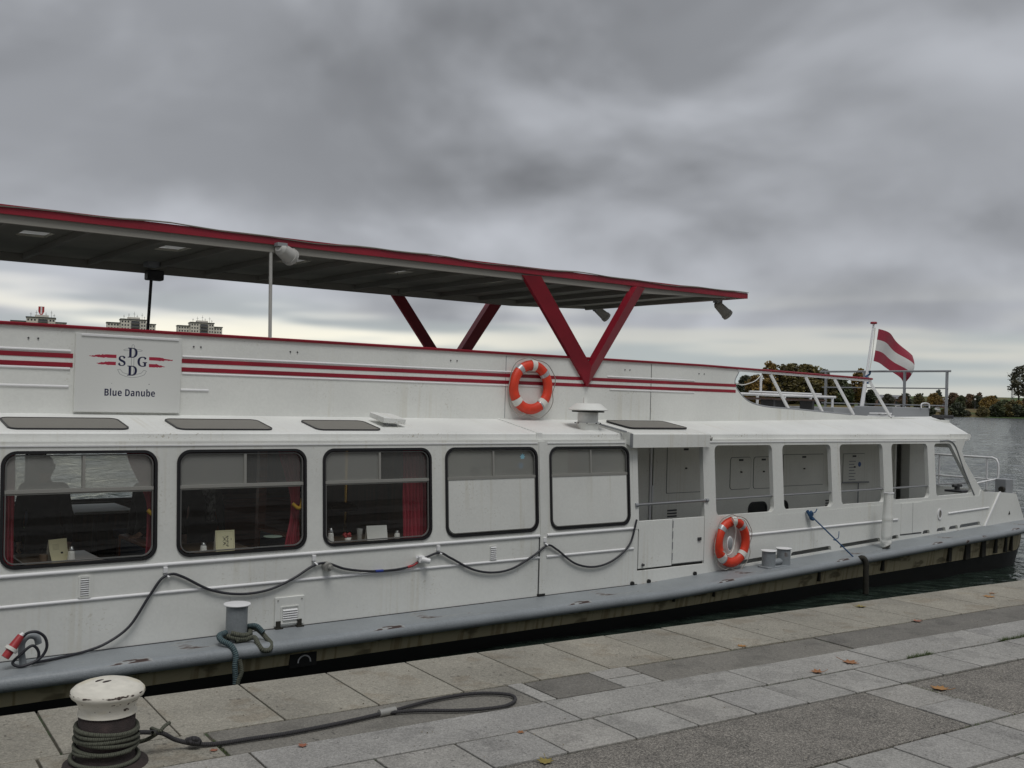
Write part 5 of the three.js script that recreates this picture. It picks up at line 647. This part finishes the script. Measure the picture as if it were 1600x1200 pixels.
// ------------------------------------------------------------------ things on the quay
const rustMap = tex(512, (u, v) => { const k = fbm(u * 10, v * 10, 5, 10, 10, 621); return [38 + 28 * k, 33 + 20 * k, 32 + 19 * k]; });
{ // bollard: white cap with worn edges, rusty post
  const capTex = tex(512, (u, v) => { const w = fbm(u * 14, v * 5, 5, 14, 5, 631), edge = Math.exp(-(((v - 0.5) / 0.055) ** 2)) + 0.9 * Math.exp(-(((v - 0.26) / 0.05) ** 2)) + 0.75 * Math.exp(-(((v - 0.13) / 0.06) ** 2)), w2 = fbm(u * 60, v * 22, 3, 60, 22, 633), c = step(0.60, 0.66, (0.42 * w + 0.58 * w2) * (0.58 + 0.62 * edge)), y = step(0.55, 0.75, fbm(u * 8, v * 4, 3, 8, 4, 637)) * 0.35, k = 1 + 0.1 * (fbm(u * 20, v * 20, 3, 20, 20, 639) - 0.5); return [mix(212 * k - 8 * y, 62, c), mix(208 * k - 16 * y, 50, c), mix(196 * k - 40 * y, 44, c)]; });
  const at = [1.816, 0, -6.181], o = thing('bollard', 'white-capped mooring bollard with a rusty post wound with rope', 'bollard', at);
  const cap = new THREE.LatheGeometry([[0.165, 0.3], [0.158, 0.33], [0.162, 0.36], [0.178, 0.385], [0.2, 0.402], [0.208, 0.42], [0.203, 0.437], [0.185, 0.455], [0.15, 0.472], [0.1, 0.487], [0.05, 0.495], [0, 0.497]].map((p) => V2(...p)), 72); local('cap', prep(cap, true), std({ map: capTex, roughness: 0.55, bumpMap: mod_(bumpFine, 1), bumpScale: 0.003 }), o);
  for (const [x, z, a] of [[-0.05, 0.01, 0.3], [-0.02, 0.05, 0.2]]) { const g = new THREE.CylinderGeometry(0.02, 0.024, 0.006, 7); g.scale(1.3, 1, 0.55); g.rotateY(a); g.translate(x, 0.493, z); local('rust_spot', prep(g), std({ map: rustMap, roughness: 0.9 }), o); }
  local('post', lathe([[0.24, -0.01], [0.235, 0.012], [0.17, 0.03], [0.158, 0.07], [0.157, 0.31], [0, 0.31]], 0, 0, 0, 48), std({ map: mod_(rustMap, 0.5), roughness: 0.85, bumpMap: mod_(stoneBump, 0.5), bumpScale: 0.006 }), o);
  // rope: turns round the post, then a line across the paving ending in a spliced eye
  const rp = thing('bollard_rope', 'grey rope wound round the bollard and run out to an eye loop', 'rope', at), turns = [];
  for (let i = 0; i <= 150; i++) { const a = i / 150 * 5.6 * 6.283 + 1.0, h = 0.088 + 0.148 * (i / 150) + 0.009 * Math.sin(a * 1.31) + 0.006 * Math.sin(a * 0.47 + 1); turns.push(V(Math.cos(a) * (0.172 + 0.003 * Math.sin(i * 0.9)), h, Math.sin(a) * (0.172 + 0.003 * Math.sin(i * 0.9)))); }
  local('turns', tube(turns, 0.0125, 620, 8, false, 0.03), M.ropeOld, rp); const low = []; for (let i = 0; i <= 20; i++) { const a = -0.6 - i / 20 * -4.6; low.push(V(Math.cos(a) * (0.18 + 0.02 * (i > 12 ? (i - 12) / 8 : 0)), 0.055 - 0.02 * Math.sin(i / 20 * 3.14), Math.sin(a) * 0.185)); }
  low.unshift(V(0.31, 0.14, 0.02), V(0.24, 0.09, -0.02)); local('rope_turn', tube(low, 0.0125, 160, 8, false, 0.03), M.ropeOld, rp);
  const W = (x, z, y = 0.016) => V(x - at[0], y, z - at[2]);
  local('line', tube([V(0.16, 0.17, 0.06), V(0.24, 0.145, 0.02), W(2.13, -6.15, 0.13), W(2.22, -6.17, 0.07), W(2.33, -6.15, 0.03), W(2.45, -6.12), W(2.7, -6.09), W(2.909, -6.065), W(3.3, -6.07), W(3.644, -6.1)], 0.0135, 200, 8, false, 0.034), M.ropeDark, rp);
  local('knot', [tube([W(2.29, -6.17, 0.05), W(2.32, -6.12, 0.07), W(2.36, -6.15, 0.035), W(2.32, -6.18, 0.03), W(2.3, -6.13, 0.055), W(2.35, -6.12, 0.04)], 0.018, 60, 8, false, 0.034)], M.ropeDark, rp); local('lashing', [tube([V(0.25, 0.15, 0.05), V(0.29, 0.12, 0.0), V(0.27, 0.15, -0.03), V(0.3, 0.15, 0.04), V(0.33, 0.17, 0.03), V(0.37, 0.175, 0.0)], 0.011, 50, 8, false, 0.03)], M.ropeOld, rp);
  local('eye_loop', tube([W(3.66, -6.1), W(3.85, -6.14), W(4.12, -6.18), W(4.4, -6.16), W(4.56, -6.08), W(4.64, -5.97), W(4.59, -5.86), W(4.45, -5.79), W(4.28, -5.81), W(4.1, -5.88), W(3.85, -6.03), W(3.66, -6.095)], 0.0125, 200, 8, false, 0.034), M.ropeDark, rp); local('ferrule', rod(W(3.6, -6.1, 0.02), W(3.73, -6.105, 0.02), 0.026, 0.026, 14), M.alu, rp);
}
// fallen leaves
{
  const lm = [[0.36, 0.17, 0.035], [0.3, 0.12, 0.035], [0.26, 0.2, 0.04], [0.3, 0.1, 0.05]].map((c) => phy({ color: lin(...c), roughness: 0.8, transmission: 0.15, thickness: 0 }));
  const leafShape = () => { const s = new THREE.Shape(), pt = [[0, -0.5], [0.1, -0.42], [0.42, -0.46], [0.3, -0.24], [0.56, 0.02], [0.3, 0.06], [0.36, 0.3], [0.14, 0.2], [0, 0.56], [-0.14, 0.2], [-0.36, 0.3], [-0.3, 0.06], [-0.56, 0.02], [-0.3, -0.24], [-0.42, -0.46], [-0.1, -0.42]]; pt.forEach(([x, y], i) => i ? s.lineTo(x, y) : s.moveTo(x, y)); return s; };
  const lg = [0.2, 0.45].map((curl) => { let g = new THREE.ExtrudeGeometry(leafShape(), { depth: 0.012, bevelEnabled: false }); g.rotateX(-Math.PI / 2); const p = g.attributes.position; for (let i = 0; i < p.count; i++) { const x = p.getX(i), z = p.getZ(i); p.setY(i, p.getY(i) + curl * (x * x * 1.1 + z * z * 0.6 + 0.2 * x * z)); } g.computeVertexNormals(); g = prep(g); const st = tube([V(0, 0.02, 0.45), V(0.05, 0.1, 0.75), V(0.16, 0.22, 1.0)], 0.02, 8, 5); return join([g, st]); });
  [[7.66, -4.366, 0.13, 0, 'on the joint beside the right-hand aggregate panel, the largest leaf'], [3.992, -4.785, 0.095, 2, 'at the bottom edge of the near aggregate panel'], [7.398, -6.115, 0.09, 0, 'on the coping edge by the asphalt strip'], [7.215, -5.188, 0.1, 1, 'on the long joint, left of a grass tuft'], [7.753, -5.219, 0.13, 1, 'curled one just left of the nearer grass tuft'], [9.865, -5.879, 0.1, 3, 'on the asphalt strip to the right'], [11.936, -6.194, 0.13, 0, 'on the coping slabs at the right edge'], [10.0, -6.62, 0.11, 2, 'yellow one at the very edge of the quay'], [12.2, -6.3, 0.07, 1, 'small one beside another leaf at the right edge'], [2.9, -5.83, 0.06, 3, 'small reddish one beside the rope'], [2.42, -6.05, 0.05, 3, 'tiny dark one on the mossy joint near the rope knot'], [4.2, -5.3, 0.05, 1, 'tiny dry one on the granite slabs']].forEach(([x, z, s, c, where], i) => { const m = new THREE.Mesh(lg[i % 2], lm[c]); m.name = numbered('fallen_leaf'); m.position.set(x, 0.004, z); m.scale.setScalar(s); m.rotation.y = i * 2.4; scene.add(m); tag(m, 'dry brown-gold leaf ' + where, 'leaf', 'fallen leaves on the quay'); });
}
{ // grass and moss in the joints
  const R = rng(64), P_ = [], add = (s, t, n, len, ds, dt) => { for (let i = 0; i < n; i++) { const a = R() * 6.283, c = qp(s + (R() - 0.5) * ds, t + (R() - 0.5) * dt, -0.012), h = len * (0.4 + 0.7 * R()), le = 0.3 + R() * 0.9, w = 0.0035; const tip = V(c.x + Math.cos(a) * h * le, c.y + h * 0.75, c.z + Math.sin(a) * h * le); P_.push(c.x - Math.sin(a) * w, c.y, c.z + Math.cos(a) * w, c.x + Math.sin(a) * w, c.y, c.z - Math.cos(a) * w, tip.x, tip.y, tip.z); } };
  add(8.15, 1.922, 260, 0.055, 0.34, 0.03); add(9.65, 1.922, 360, 0.06, 0.5, 0.035); add(11.0, 1.922, 330, 0.045, 1.8, 0.02); add(13.4, 1.922, 300, 0.045, 3, 0.02); add(7.24, 2.75, 90, 0.03, 0.02, 0.7); add(2.05, 1.3, 80, 0.022, 0.02, 0.35); add(7.3, 3.335, 90, 0.025, 1.4, 0.015); add(6.2, 1.922, 60, 0.02, 3.4, 0.012);
  const g = new THREE.BufferGeometry(); g.setAttribute('position', new THREE.Float32BufferAttribute(P_, 3)); g.computeVertexNormals(); single('joint_grass', prep(g), phy({ color: lin(0.07, 0.1, 0.028), roughness: 0.9, transmission: 0.2, thickness: 0 }), 'short green grass growing from the paving joints', 'grass', null, 'stuff');
}
{ const R = rng(12), g = []; for (let i = 0; i < 240; i++) { const p = qp(1 + R() * 10, R() * 3.6, 0.003), q = new THREE.TetrahedronGeometry(0.004 + 0.007 * R() * R()); q.rotateX(R() * 6); q.rotateZ(R() * 6); q.translate(p.x, p.y, p.z); g.push(prep(q)); } single('grit', g, std({ color: lin(0.3, 0.27, 0.22), roughness: 0.9 }), 'scattered grit and crumbs on the paving', 'grit', null, 'stuff'); }
// ------------------------------------------------------------------ trees and buildings of the far bank
const leafMat = (c) => phy({ color: lin(...c), roughness: 0.9, transmission: 0.25, thickness: 0, vertexColors: true });
const LEAF = { green: leafMat([0.085, 0.1, 0.035]), olive: leafMat([0.14, 0.115, 0.034]), gold: leafMat([0.25, 0.16, 0.032]), rust: leafMat([0.145, 0.085, 0.04]), dark: leafMat([0.055, 0.066, 0.03]), grey: leafMat([0.09, 0.085, 0.05]) };
const BARK = std({ color: lin(0.06, 0.05, 0.04), roughness: 1 });
function crownGeo(seed, h, w, n, base, leaf, sparse = 0) {   // leaf clumps through a lumpy volume
  const R = rng(seed), P = [], C = [], blobs = [];
  for (let i = 0; i < 34; i++) { const t = (i + R()) / 34, y = base + (h - base) * (0.1 + 0.85 * t), rr_ = w * Math.sin(Math.PI * clamp(0.16 + 0.78 * t)) * (0.35 + 0.55 * R()), a = i * 2.4 + R(); blobs.push([Math.cos(a) * rr_ * 0.8, y, Math.sin(a) * rr_ * 0.8, (0.2 + 0.14 * R()) * w, 0.75 + 0.5 * R()]); }
  for (let i = 0; i < n; i++) {
    const b = blobs[Math.floor(R() * blobs.length)]; const u = R() * 2 - 1, a = R() * 6.283, q = Math.sqrt(1 - u * u), rad = b[3] * Math.pow(R(), sparse ? 0.7 : 0.42), c = V(b[0] + q * Math.cos(a) * rad, b[1] + u * rad * 0.8, b[2] + q * Math.sin(a) * rad);
    const nrm = V(R() - 0.5, R() * 0.9, R() - 0.5).normalize(), t1 = V(R() - 0.5, R() - 0.5, R() - 0.5).cross(nrm).normalize(), t2 = nrm.clone().cross(t1), s = leaf * (0.6 + 0.8 * R());
    const k = [0, 1, 2, 3, 4].map((j) => { const an = j / 5 * 6.283, m = s * (0.55 + 0.45 * R()); return c.clone().addScaledVector(t1, Math.cos(an) * m).addScaledVector(t2, Math.sin(an) * m); });
    const tint = b[4] * (0.75 + 0.5 * R()), hue = 0.9 + 0.2 * R();
    for (const f of [[0, 1, 2], [0, 2, 3], [0, 3, 4]]) for (const j of f) { P.push(k[j].x, k[j].y, k[j].z); C.push(tint * hue, tint, tint * (2 - hue)); }
  }
  const g = new THREE.BufferGeometry(); g.setAttribute('position', new THREE.Float32BufferAttribute(P, 3)); g.setAttribute('color', new THREE.Float32BufferAttribute(C, 3)); g.computeVertexNormals(); g.userData.blobs = blobs; return g;
}
function trunkGeo(crown, h, base) { const g = [rod(V(0, -0.6, 0), V(0, h * 0.55, 0), h * 0.022, h * 0.012, 7)]; crown.userData.blobs.filter((_, i) => i % 4 === 1).forEach((b, i) => g.push(rod(V(0, base * 0.8 + i * h * 0.03, 0), V(b[0] * 0.85, b[1], b[2] * 0.85), h * 0.008, h * 0.003, 5))); return join(g); }
const KIND = {};
for (const [k, h, w, n, base, leaf, sp] of [['round', 14, 7, 3600, 0.2, 0.55, 0], ['tall', 19, 5.6, 3400, 0.6, 0.55, 0], ['wide', 12, 9, 4200, -0.6, 0.55, 0], ['shrub', 5, 4.6, 1500, -0.3, 0.4, 0], ['open', 21, 6.6, 1300, 6, 0.55, 1]]) { const c = crownGeo(900 + k.length * 7 + h, h, w, n, base, leaf, sp); KIND[k] = { c, t: trunkGeo(c, h, base), h }; }
function tree(kind, mat, px, d, hgt, label, turn, group = 'trees on the far bank') {   // px: bearing as pixels of a 1600 wide view
  const K = KIND[kind], l = (px - 800) / 1600 * d, sc = hgt / K.h, o = thing(kind === 'shrub' ? 'bank_shrub' : 'tree', label, kind === 'shrub' ? 'shrub' : 'tree', far(d, l, groundY(d, l) - 0.15).toArray(), group);
  o.scale.set(sc * (0.92 + 0.2 * ((turn * 7) % 1)), sc, sc); o.rotation.y = turn * 6.283; local('trunk', K.t, BARK, o); const c = new THREE.Mesh(K.c, LEAF[mat]); c.name = 'crown'; o.add(c); return o;
}
const TW = { green: 'green', olive: 'olive-green', gold: 'golden-yellow', rust: 'rust-brown', dark: 'dark green', grey: 'grey, half bare' };
// the row of plane trees along the landward side of the quay, mirrored dark in the windows
[[-26, 30], [-17, 33], [-9, 29], [0, 34], [8, 30], [17, 33], [26, 31], [35, 34], [44, 32], [-36, 33], [54, 36]].forEach(([x, z], i) => { const c = ['olive', 'gold', 'green'][i % 3], o = tree('round', c, 800, 10, 13.5, TW[c] + ' plane tree on the landward side of the quay, ' + 'first second third fourth fifth sixth seventh eighth ninth tenth eleventh'.split(' ')[i] + ' from the upstream end', (i * 0.43) % 1, 'trees along the landward side of the quay'); o.position.set(x, 0, z); });
const treeRows = [
  // behind the open rail of the sun deck
  ['wide', 'olive', 1125, 560, 17, 'half hidden by the curved end of the bulwark'], ['round', 'dark', 1166, 540, 14, 'seen in the curve of the bulwark end'], ['round', 'gold', 1180, 525, 15, 'behind the slack rope of the sun deck'], ['tall', 'gold', 1204, 525, 22, 'rising over the red rail above the first slanted strut'], ['wide', 'olive', 1232, 530, 20, 'between the first two slanted struts'], ['wide', 'olive', 1262, 532, 20, 'tallest of the mass behind the second slanted strut'], ['round', 'olive', 1288, 530, 18, 'left of the grey stern rail corner post'], ['wide', 'green', 1310, 540, 15, 'behind the third slanted strut'], ['round', 'rust', 1330, 560, 12, 'low down between third and fourth struts'], ['tall', 'gold', 1342, 545, 20, 'slender, directly behind the flag pole'], ['round', 'dark', 1360, 560, 14, 'right of the flag pole foot'],
  ['wide', 'grey', 1388, 640, 12, 'in the gap under the flag'], ['round', 'rust', 1412, 660, 12, 'behind the tall rail, under the flag tip'], ['round', 'olive', 1436, 610, 12, 'above the blue covered boat'], ['wide', 'gold', 1460, 590, 13, 'just left of the last rail post'], ['tall', 'dark', 1466, 700, 19, 'narrow, rising near the last rail post'],
  ['wide', 'rust', 1490, 620, 14, 'first one right of the last rail post'], ['round', 'green', 1502, 600, 12, 'behind the green lawn, left half'], ['wide', 'rust', 1516, 640, 14, 'behind the green lawn, right half'], ['round', 'dark', 1528, 590, 12, 'at the right end of the lawn'], ['tall', 'rust', 1530, 640, 16, 'tall one over the right end of the lawn'],
  ['round', 'gold', 1539, 510, 12, 'by the water right of the lawn'], ['wide', 'gold', 1548, 525, 12, 'behind the shore right of the lawn'], ['round', 'green', 1562, 500, 11.5, 'bulky one at the waterside near the right edge'], ['round', 'green', 1572, 515, 11, 'second bulky one near the right edge'], ['round', 'olive', 1582, 505, 12, 'under the tall open-crowned tree'], ['round', 'gold', 1592, 510, 11, 'at the right edge of the view'], ['wide', 'rust', 1606, 520, 11, 'cut by the right edge of the view'], ['open', 'grey', 1592, 545, 24, 'tall and open-crowned at the right edge'], ['wide', 'green', 1624, 500, 14, 'just beyond the right edge'],
];
treeRows.forEach(([k, c, px, d, h, where], i) => tree(k, c, px, d, px > 1350 && k !== 'open' ? h * 0.68 : h, TW[c] + ' tree on the far bank, ' + where, (i * 0.381) % 1));
[[1350, 'dark', 5], [1375, 'olive', 4], [1395, 'green', 4], [1420, 'olive', 4], [1452, 'dark', 5], [1478, 'olive', 4], [1496, 'dark', 6.5], [1512, 'grey', 3], [1536, 'olive', 5], [1556, 'dark', 6], [1574, 'olive', 6], [1590, 'dark', 6], [1606, 'green', 6]].forEach(([px, c, h], i) => { const l = (px - 800) / 1600 * 500; tree('shrub', c, px, shore(l) + 6, h, TW[c] + ' shrub at the far waterline, number ' + 'one two three four five six seven eight nine ten eleven twelve thirteen'.split(' ')[i] + ' from the left', (i * 0.27) % 1, 'shrubs along the far waterline'); });
{ // distant woods that read as one mass
  const R = rng(5), list = []; const c0 = KIND.wide.c, dummy = new THREE.Object3D();
  const im = new THREE.InstancedMesh(crownGeo(990, 12, 9, 420, 0.2, 1.3, 0), LEAF.dark, 330);
  for (let i = 0; i < 330; i++) { const l = -1000 + 2000 * (i + R()) / 330, d = shore(l) + (l > 190 ? 200 : 120) + 900 * R() * R(), s = 0.5 + 0.4 * R(); dummy.position.copy(far(d, l, groundY(d, l) - 0.5)); dummy.scale.set(s, s * (0.8 + 0.5 * R()), s); dummy.rotation.y = R() * 6; dummy.updateMatrix(); im.setMatrixAt(i, dummy.matrix); im.setColorAt(i, [lin(1, 1, 1), lin(1.9, 1.35, 0.8), lin(2.2, 1.1, 0.7), lin(1.2, 1.3, 1)][Math.floor(R() * 4)]); }
  im.name = 'distant_wood'; tag(im, 'brown and green autumn wood in the far distance', 'wood', null, 'stuff'); scene.add(im);
}
// three apartment towers
{
  const wallT = std({ map: mod_(tex(256, (u, v) => { const k = 1 + 0.12 * (fbm(u * 6, v * 6, 4, 6, 6, 531) - 0.5); return [212 * k, 207 * k, 194 * k]; }), 30), roughness: 0.9 }), winT = std({ color: lin(0.05, 0.055, 0.06), roughness: 0.25 }), roofT = std({ color: lin(0.07, 0.07, 0.07), roughness: 0.9 }), balT = std({ color: lin(0.12, 0.12, 0.12), roughness: 0.8 }), signR = std({ color: lin(0.4, 0.03, 0.03), roughness: 0.6 }), signW = std({ color: lin(0.75, 0.75, 0.75), roughness: 0.6 });
  const tower = (px, topPx, d, label, crest) => {
    const l = (px - 800) / 1600 * d, H = 2.2 + topPx / 1600 * d, at = far(d, l, groundY(d, l)), o = thing('apartment_tower', label, 'building', at.toArray(), 'apartment towers beyond the far bank'); o.rotation.y = -37.4 * RAD + 0.42;
    const h = H - at.y, B = (x0, x1, y0, y1, z0, z1) => box(x0, x1, y0, y1, z0, z1);
    local('wall', [B(-10, 11, 0, h, -10, 8), B(-21, -10, 0, h - 3.4, -8, 5), B(11, 19, 0, h - 3.2, -7, 5)], wallT, o);
    local('roof_slab', [B(-10.5, 11.5, h, h + 0.7, -10.5, 8.6), B(-21.5, -10.05, h - 3.4, h - 2.7, -8.5, 5.6), B(11.05, 19.5, h - 3.2, h - 2.5, -7.5, 5.6)], roofT, o);
    local('roof_house', [B(-4, 6, h + 0.7, h + 2.6, -5, 3)], wallT, o);
    for (const [x, hh] of [[-7, 4], [-3, 5.6], [1.5, 7], [4, 4.5], [8, 6], [10, 3.4]]) local('antenna', [rod(V(x, h + 0.7, -1), V(x, h + 0.7 + hh, -1), 0.14, 0.1, 5), B(x - 0.8, x + 0.8, h + hh * 0.8, h + hh * 0.8 + 0.25, -1.1, -0.9)], roofT, o);
    if (crest) { const s = local('crest_sign', plate(poly([[-2.2, 9.5], [2.2, 9.5], [2.2, 5.4], [1.2, 3.4], [0, 2.6], [-1.2, 3.4], [-2.2, 5.4]].map(([x, y]) => [x + 0.5, y + h])), 1, 0.4), signR, o); local('crest_band', B(-0.1, 1.1, h + 3.6, h + 9.3, 1.0, 1.15), signW, s); }
    for (let f = 0; f < 4; f++) {
      const y = h - 2.5 - f * 3;
      for (const x of [-8.6, -6.2, -3.8, 7.4, 9.6]) local('window', B(x - 0.6, x + 0.6, y, y + 1.4, 7.95, 8.08), winT, o);
      local('balcony', B(-1.6, 5.6, y - 0.9, y + 0.3, 8, 9.4), balT, o); local('window', B(-1.4, 5.4, y + 0.3, y + 1.5, 7.95, 8.06), winT, o);
      if (f) { for (const x of [-19.4, -17, -14.6, -12.2]) local('window', B(x - 0.6, x + 0.6, y, y + 1.4, 4.95, 5.08), winT, o); for (const x of [12.6, 15, 17.4]) local('window', B(x - 0.6, x + 0.6, y, y + 1.4, 4.95, 5.08), winT, o); }
      for (const z of [-6, -2, 2]) local('window', B(18.95, 19.08, y - 3, y - 1.6, z - 0.7, z + 0.7), winT, o);
    }
  };
  tower(60, 104, 820, 'pale apartment tower with a red and white crest on its roof, leftmost of three', true);
  tower(204, 105, 900, 'pale apartment tower beside the thin dark canopy pole, middle of three');
  tower(311, 103, 960, 'pale apartment tower right of the dark canopy pole, smallest of three');
}
// small things on the far shore
{
  const white = std({ color: lin(0.7, 0.7, 0.68), roughness: 0.5 }), tarp = std({ color: lin(0.03, 0.11, 0.36), roughness: 0.7 }), roofG = std({ color: lin(0.2, 0.2, 0.21), roughness: 0.8 }), wallB = std({ color: lin(0.16, 0.1, 0.08), roughness: 0.9 }), glassD = std({ color: lin(0.04, 0.045, 0.05), roughness: 0.2 });
  const boat = (px, d, L, mat, label) => { const l = (px - 800) / 1600 * d, at = far(d, l, Math.max(groundY(d, l), WATER)), o = thing('moored_boat', label, 'boat', at.toArray(), 'boats laid up on the far shore'); o.rotation.y = -37.4 * RAD + 0.15;
    const hull = loft((x) => { const t = Math.abs(x) / (L / 2), w = (x > 0 ? 1 - t ** 3 * 0.95 : 1 - 0.15 * t) * 1.1; return [[1.1 + 0.25 * (x > 0 ? t * t : 0), w], [0.2, w * 0.6], [0.2, -w * 0.6], [1.1 + 0.25 * (x > 0 ? t * t : 0), -w]]; }, range(-L / 2, L / 2, 8));
    local('hull', hull, white, o); if (mat) local('cover', loft((x) => { const t = Math.abs(x) / (L / 2), w = 1.15 * (1 - t ** 3 * 0.8); return [[1.15, w], [2.3 - t, 0], [1.15, -w]]; }, range(-L / 2, L / 2 * 0.96, 8)), mat, o); else { local('cabin', box(-L * 0.25, L * 0.12, 1.1, 2.2, -0.8, 0.8, 0.15), white, o); local('window', box(-L * 0.2, L * 0.1, 1.6, 1.95, 0.78, 0.84), glassD, o); } };
  boat(1441, 508, 9, tarp, 'boat under a bright blue tarpaulin on the far shore'); boat(1418, 512, 6, null, 'small white cabin boat left of the blue covered boat'); boat(1404, 516, 7, null, 'white cabin boat farthest left on the far shore'); boat(1466, 509, 5, null, 'small white boat partly behind the last rail post');
  const house = (px, d, w, h, label) => { const l = (px - 800) / 1600 * d, o = thing('boat_house', label, 'building', far(d, l, groundY(d, l)).toArray(), 'low houses on the far bank'); o.rotation.y = -37.4 * RAD; local('wall', box(-w / 2, w / 2, 0, h, -5, 5), wallB, o); local('roof', loft(() => [[h, 5.4], [h + 2.6, 0], [h, -5.4]], [-w / 2 - 0.4, w / 2 + 0.4]), roofG, o); for (let i = 0; i < 5; i++) { const x = -w / 2 + w * (i + 0.5) / 5; local('window', box(x - w * 0.05, x + w * 0.05, h * 0.35, h * 0.72, 4.98, 5.06), glassD, o); } };
  house(1385, 720, 30, 6, 'low grey-roofed house left of the flag tip on the far bank'); house(1506, 720, 46, 5, 'long low house behind the lawn on the far bank');
  for (const [px, where] of [[1524, 'at the right end of the lawn'], [1481, 'near the last rail post']]) { const d = 545, l = (px - 800) / 1600 * d, o = thing('street_lamp', 'white globe lamp post on the far bank ' + where, 'lamp post', far(d, l, groundY(d, l)).toArray(), 'lamp posts on the far bank'); local('post', lathe([[0.12, 0], [0.07, 0.3], [0.05, 4.6]], 0, 0, 0, 8), roofG, o); const g = new THREE.SphereGeometry(0.5, 14, 10); g.translate(0, 5, 0); local('globe', prep(g), white, o); }
  { const d = 560, l = (1583 - 800) / 1600 * d, o = thing('lattice_mast', 'thin steel lattice mast beside the tall tree at the right edge', 'mast', far(d, l, groundY(d, l)).toArray()); const H = 21; for (const [x, z] of [[-0.6, -0.6], [0.6, -0.6], [0, 0.6]]) local('leg', rod(V(x, 0, z), V(x, H, z), 0.13, 0.13, 5), roofG, o); const br = []; for (let y = 0; y < H - 1; y += 1.6) br.push(rod(V(-0.6, y, -0.6), V(0.6, y + 1.6, -0.6), 0.07, 0.07, 4), rod(V(0.6, y, -0.6), V(0, y + 1.6, 0.6), 0.07, 0.07, 4), rod(V(0, y, 0.6), V(-0.6, y + 1.6, -0.6), 0.07, 0.07, 4)); local('bracing', br, roofG, o); }
}

scene.traverse((o) => { if (o.isMesh) { o.castShadow = true; o.receiveShadow = true; } });
renderer.render(scene, camera);
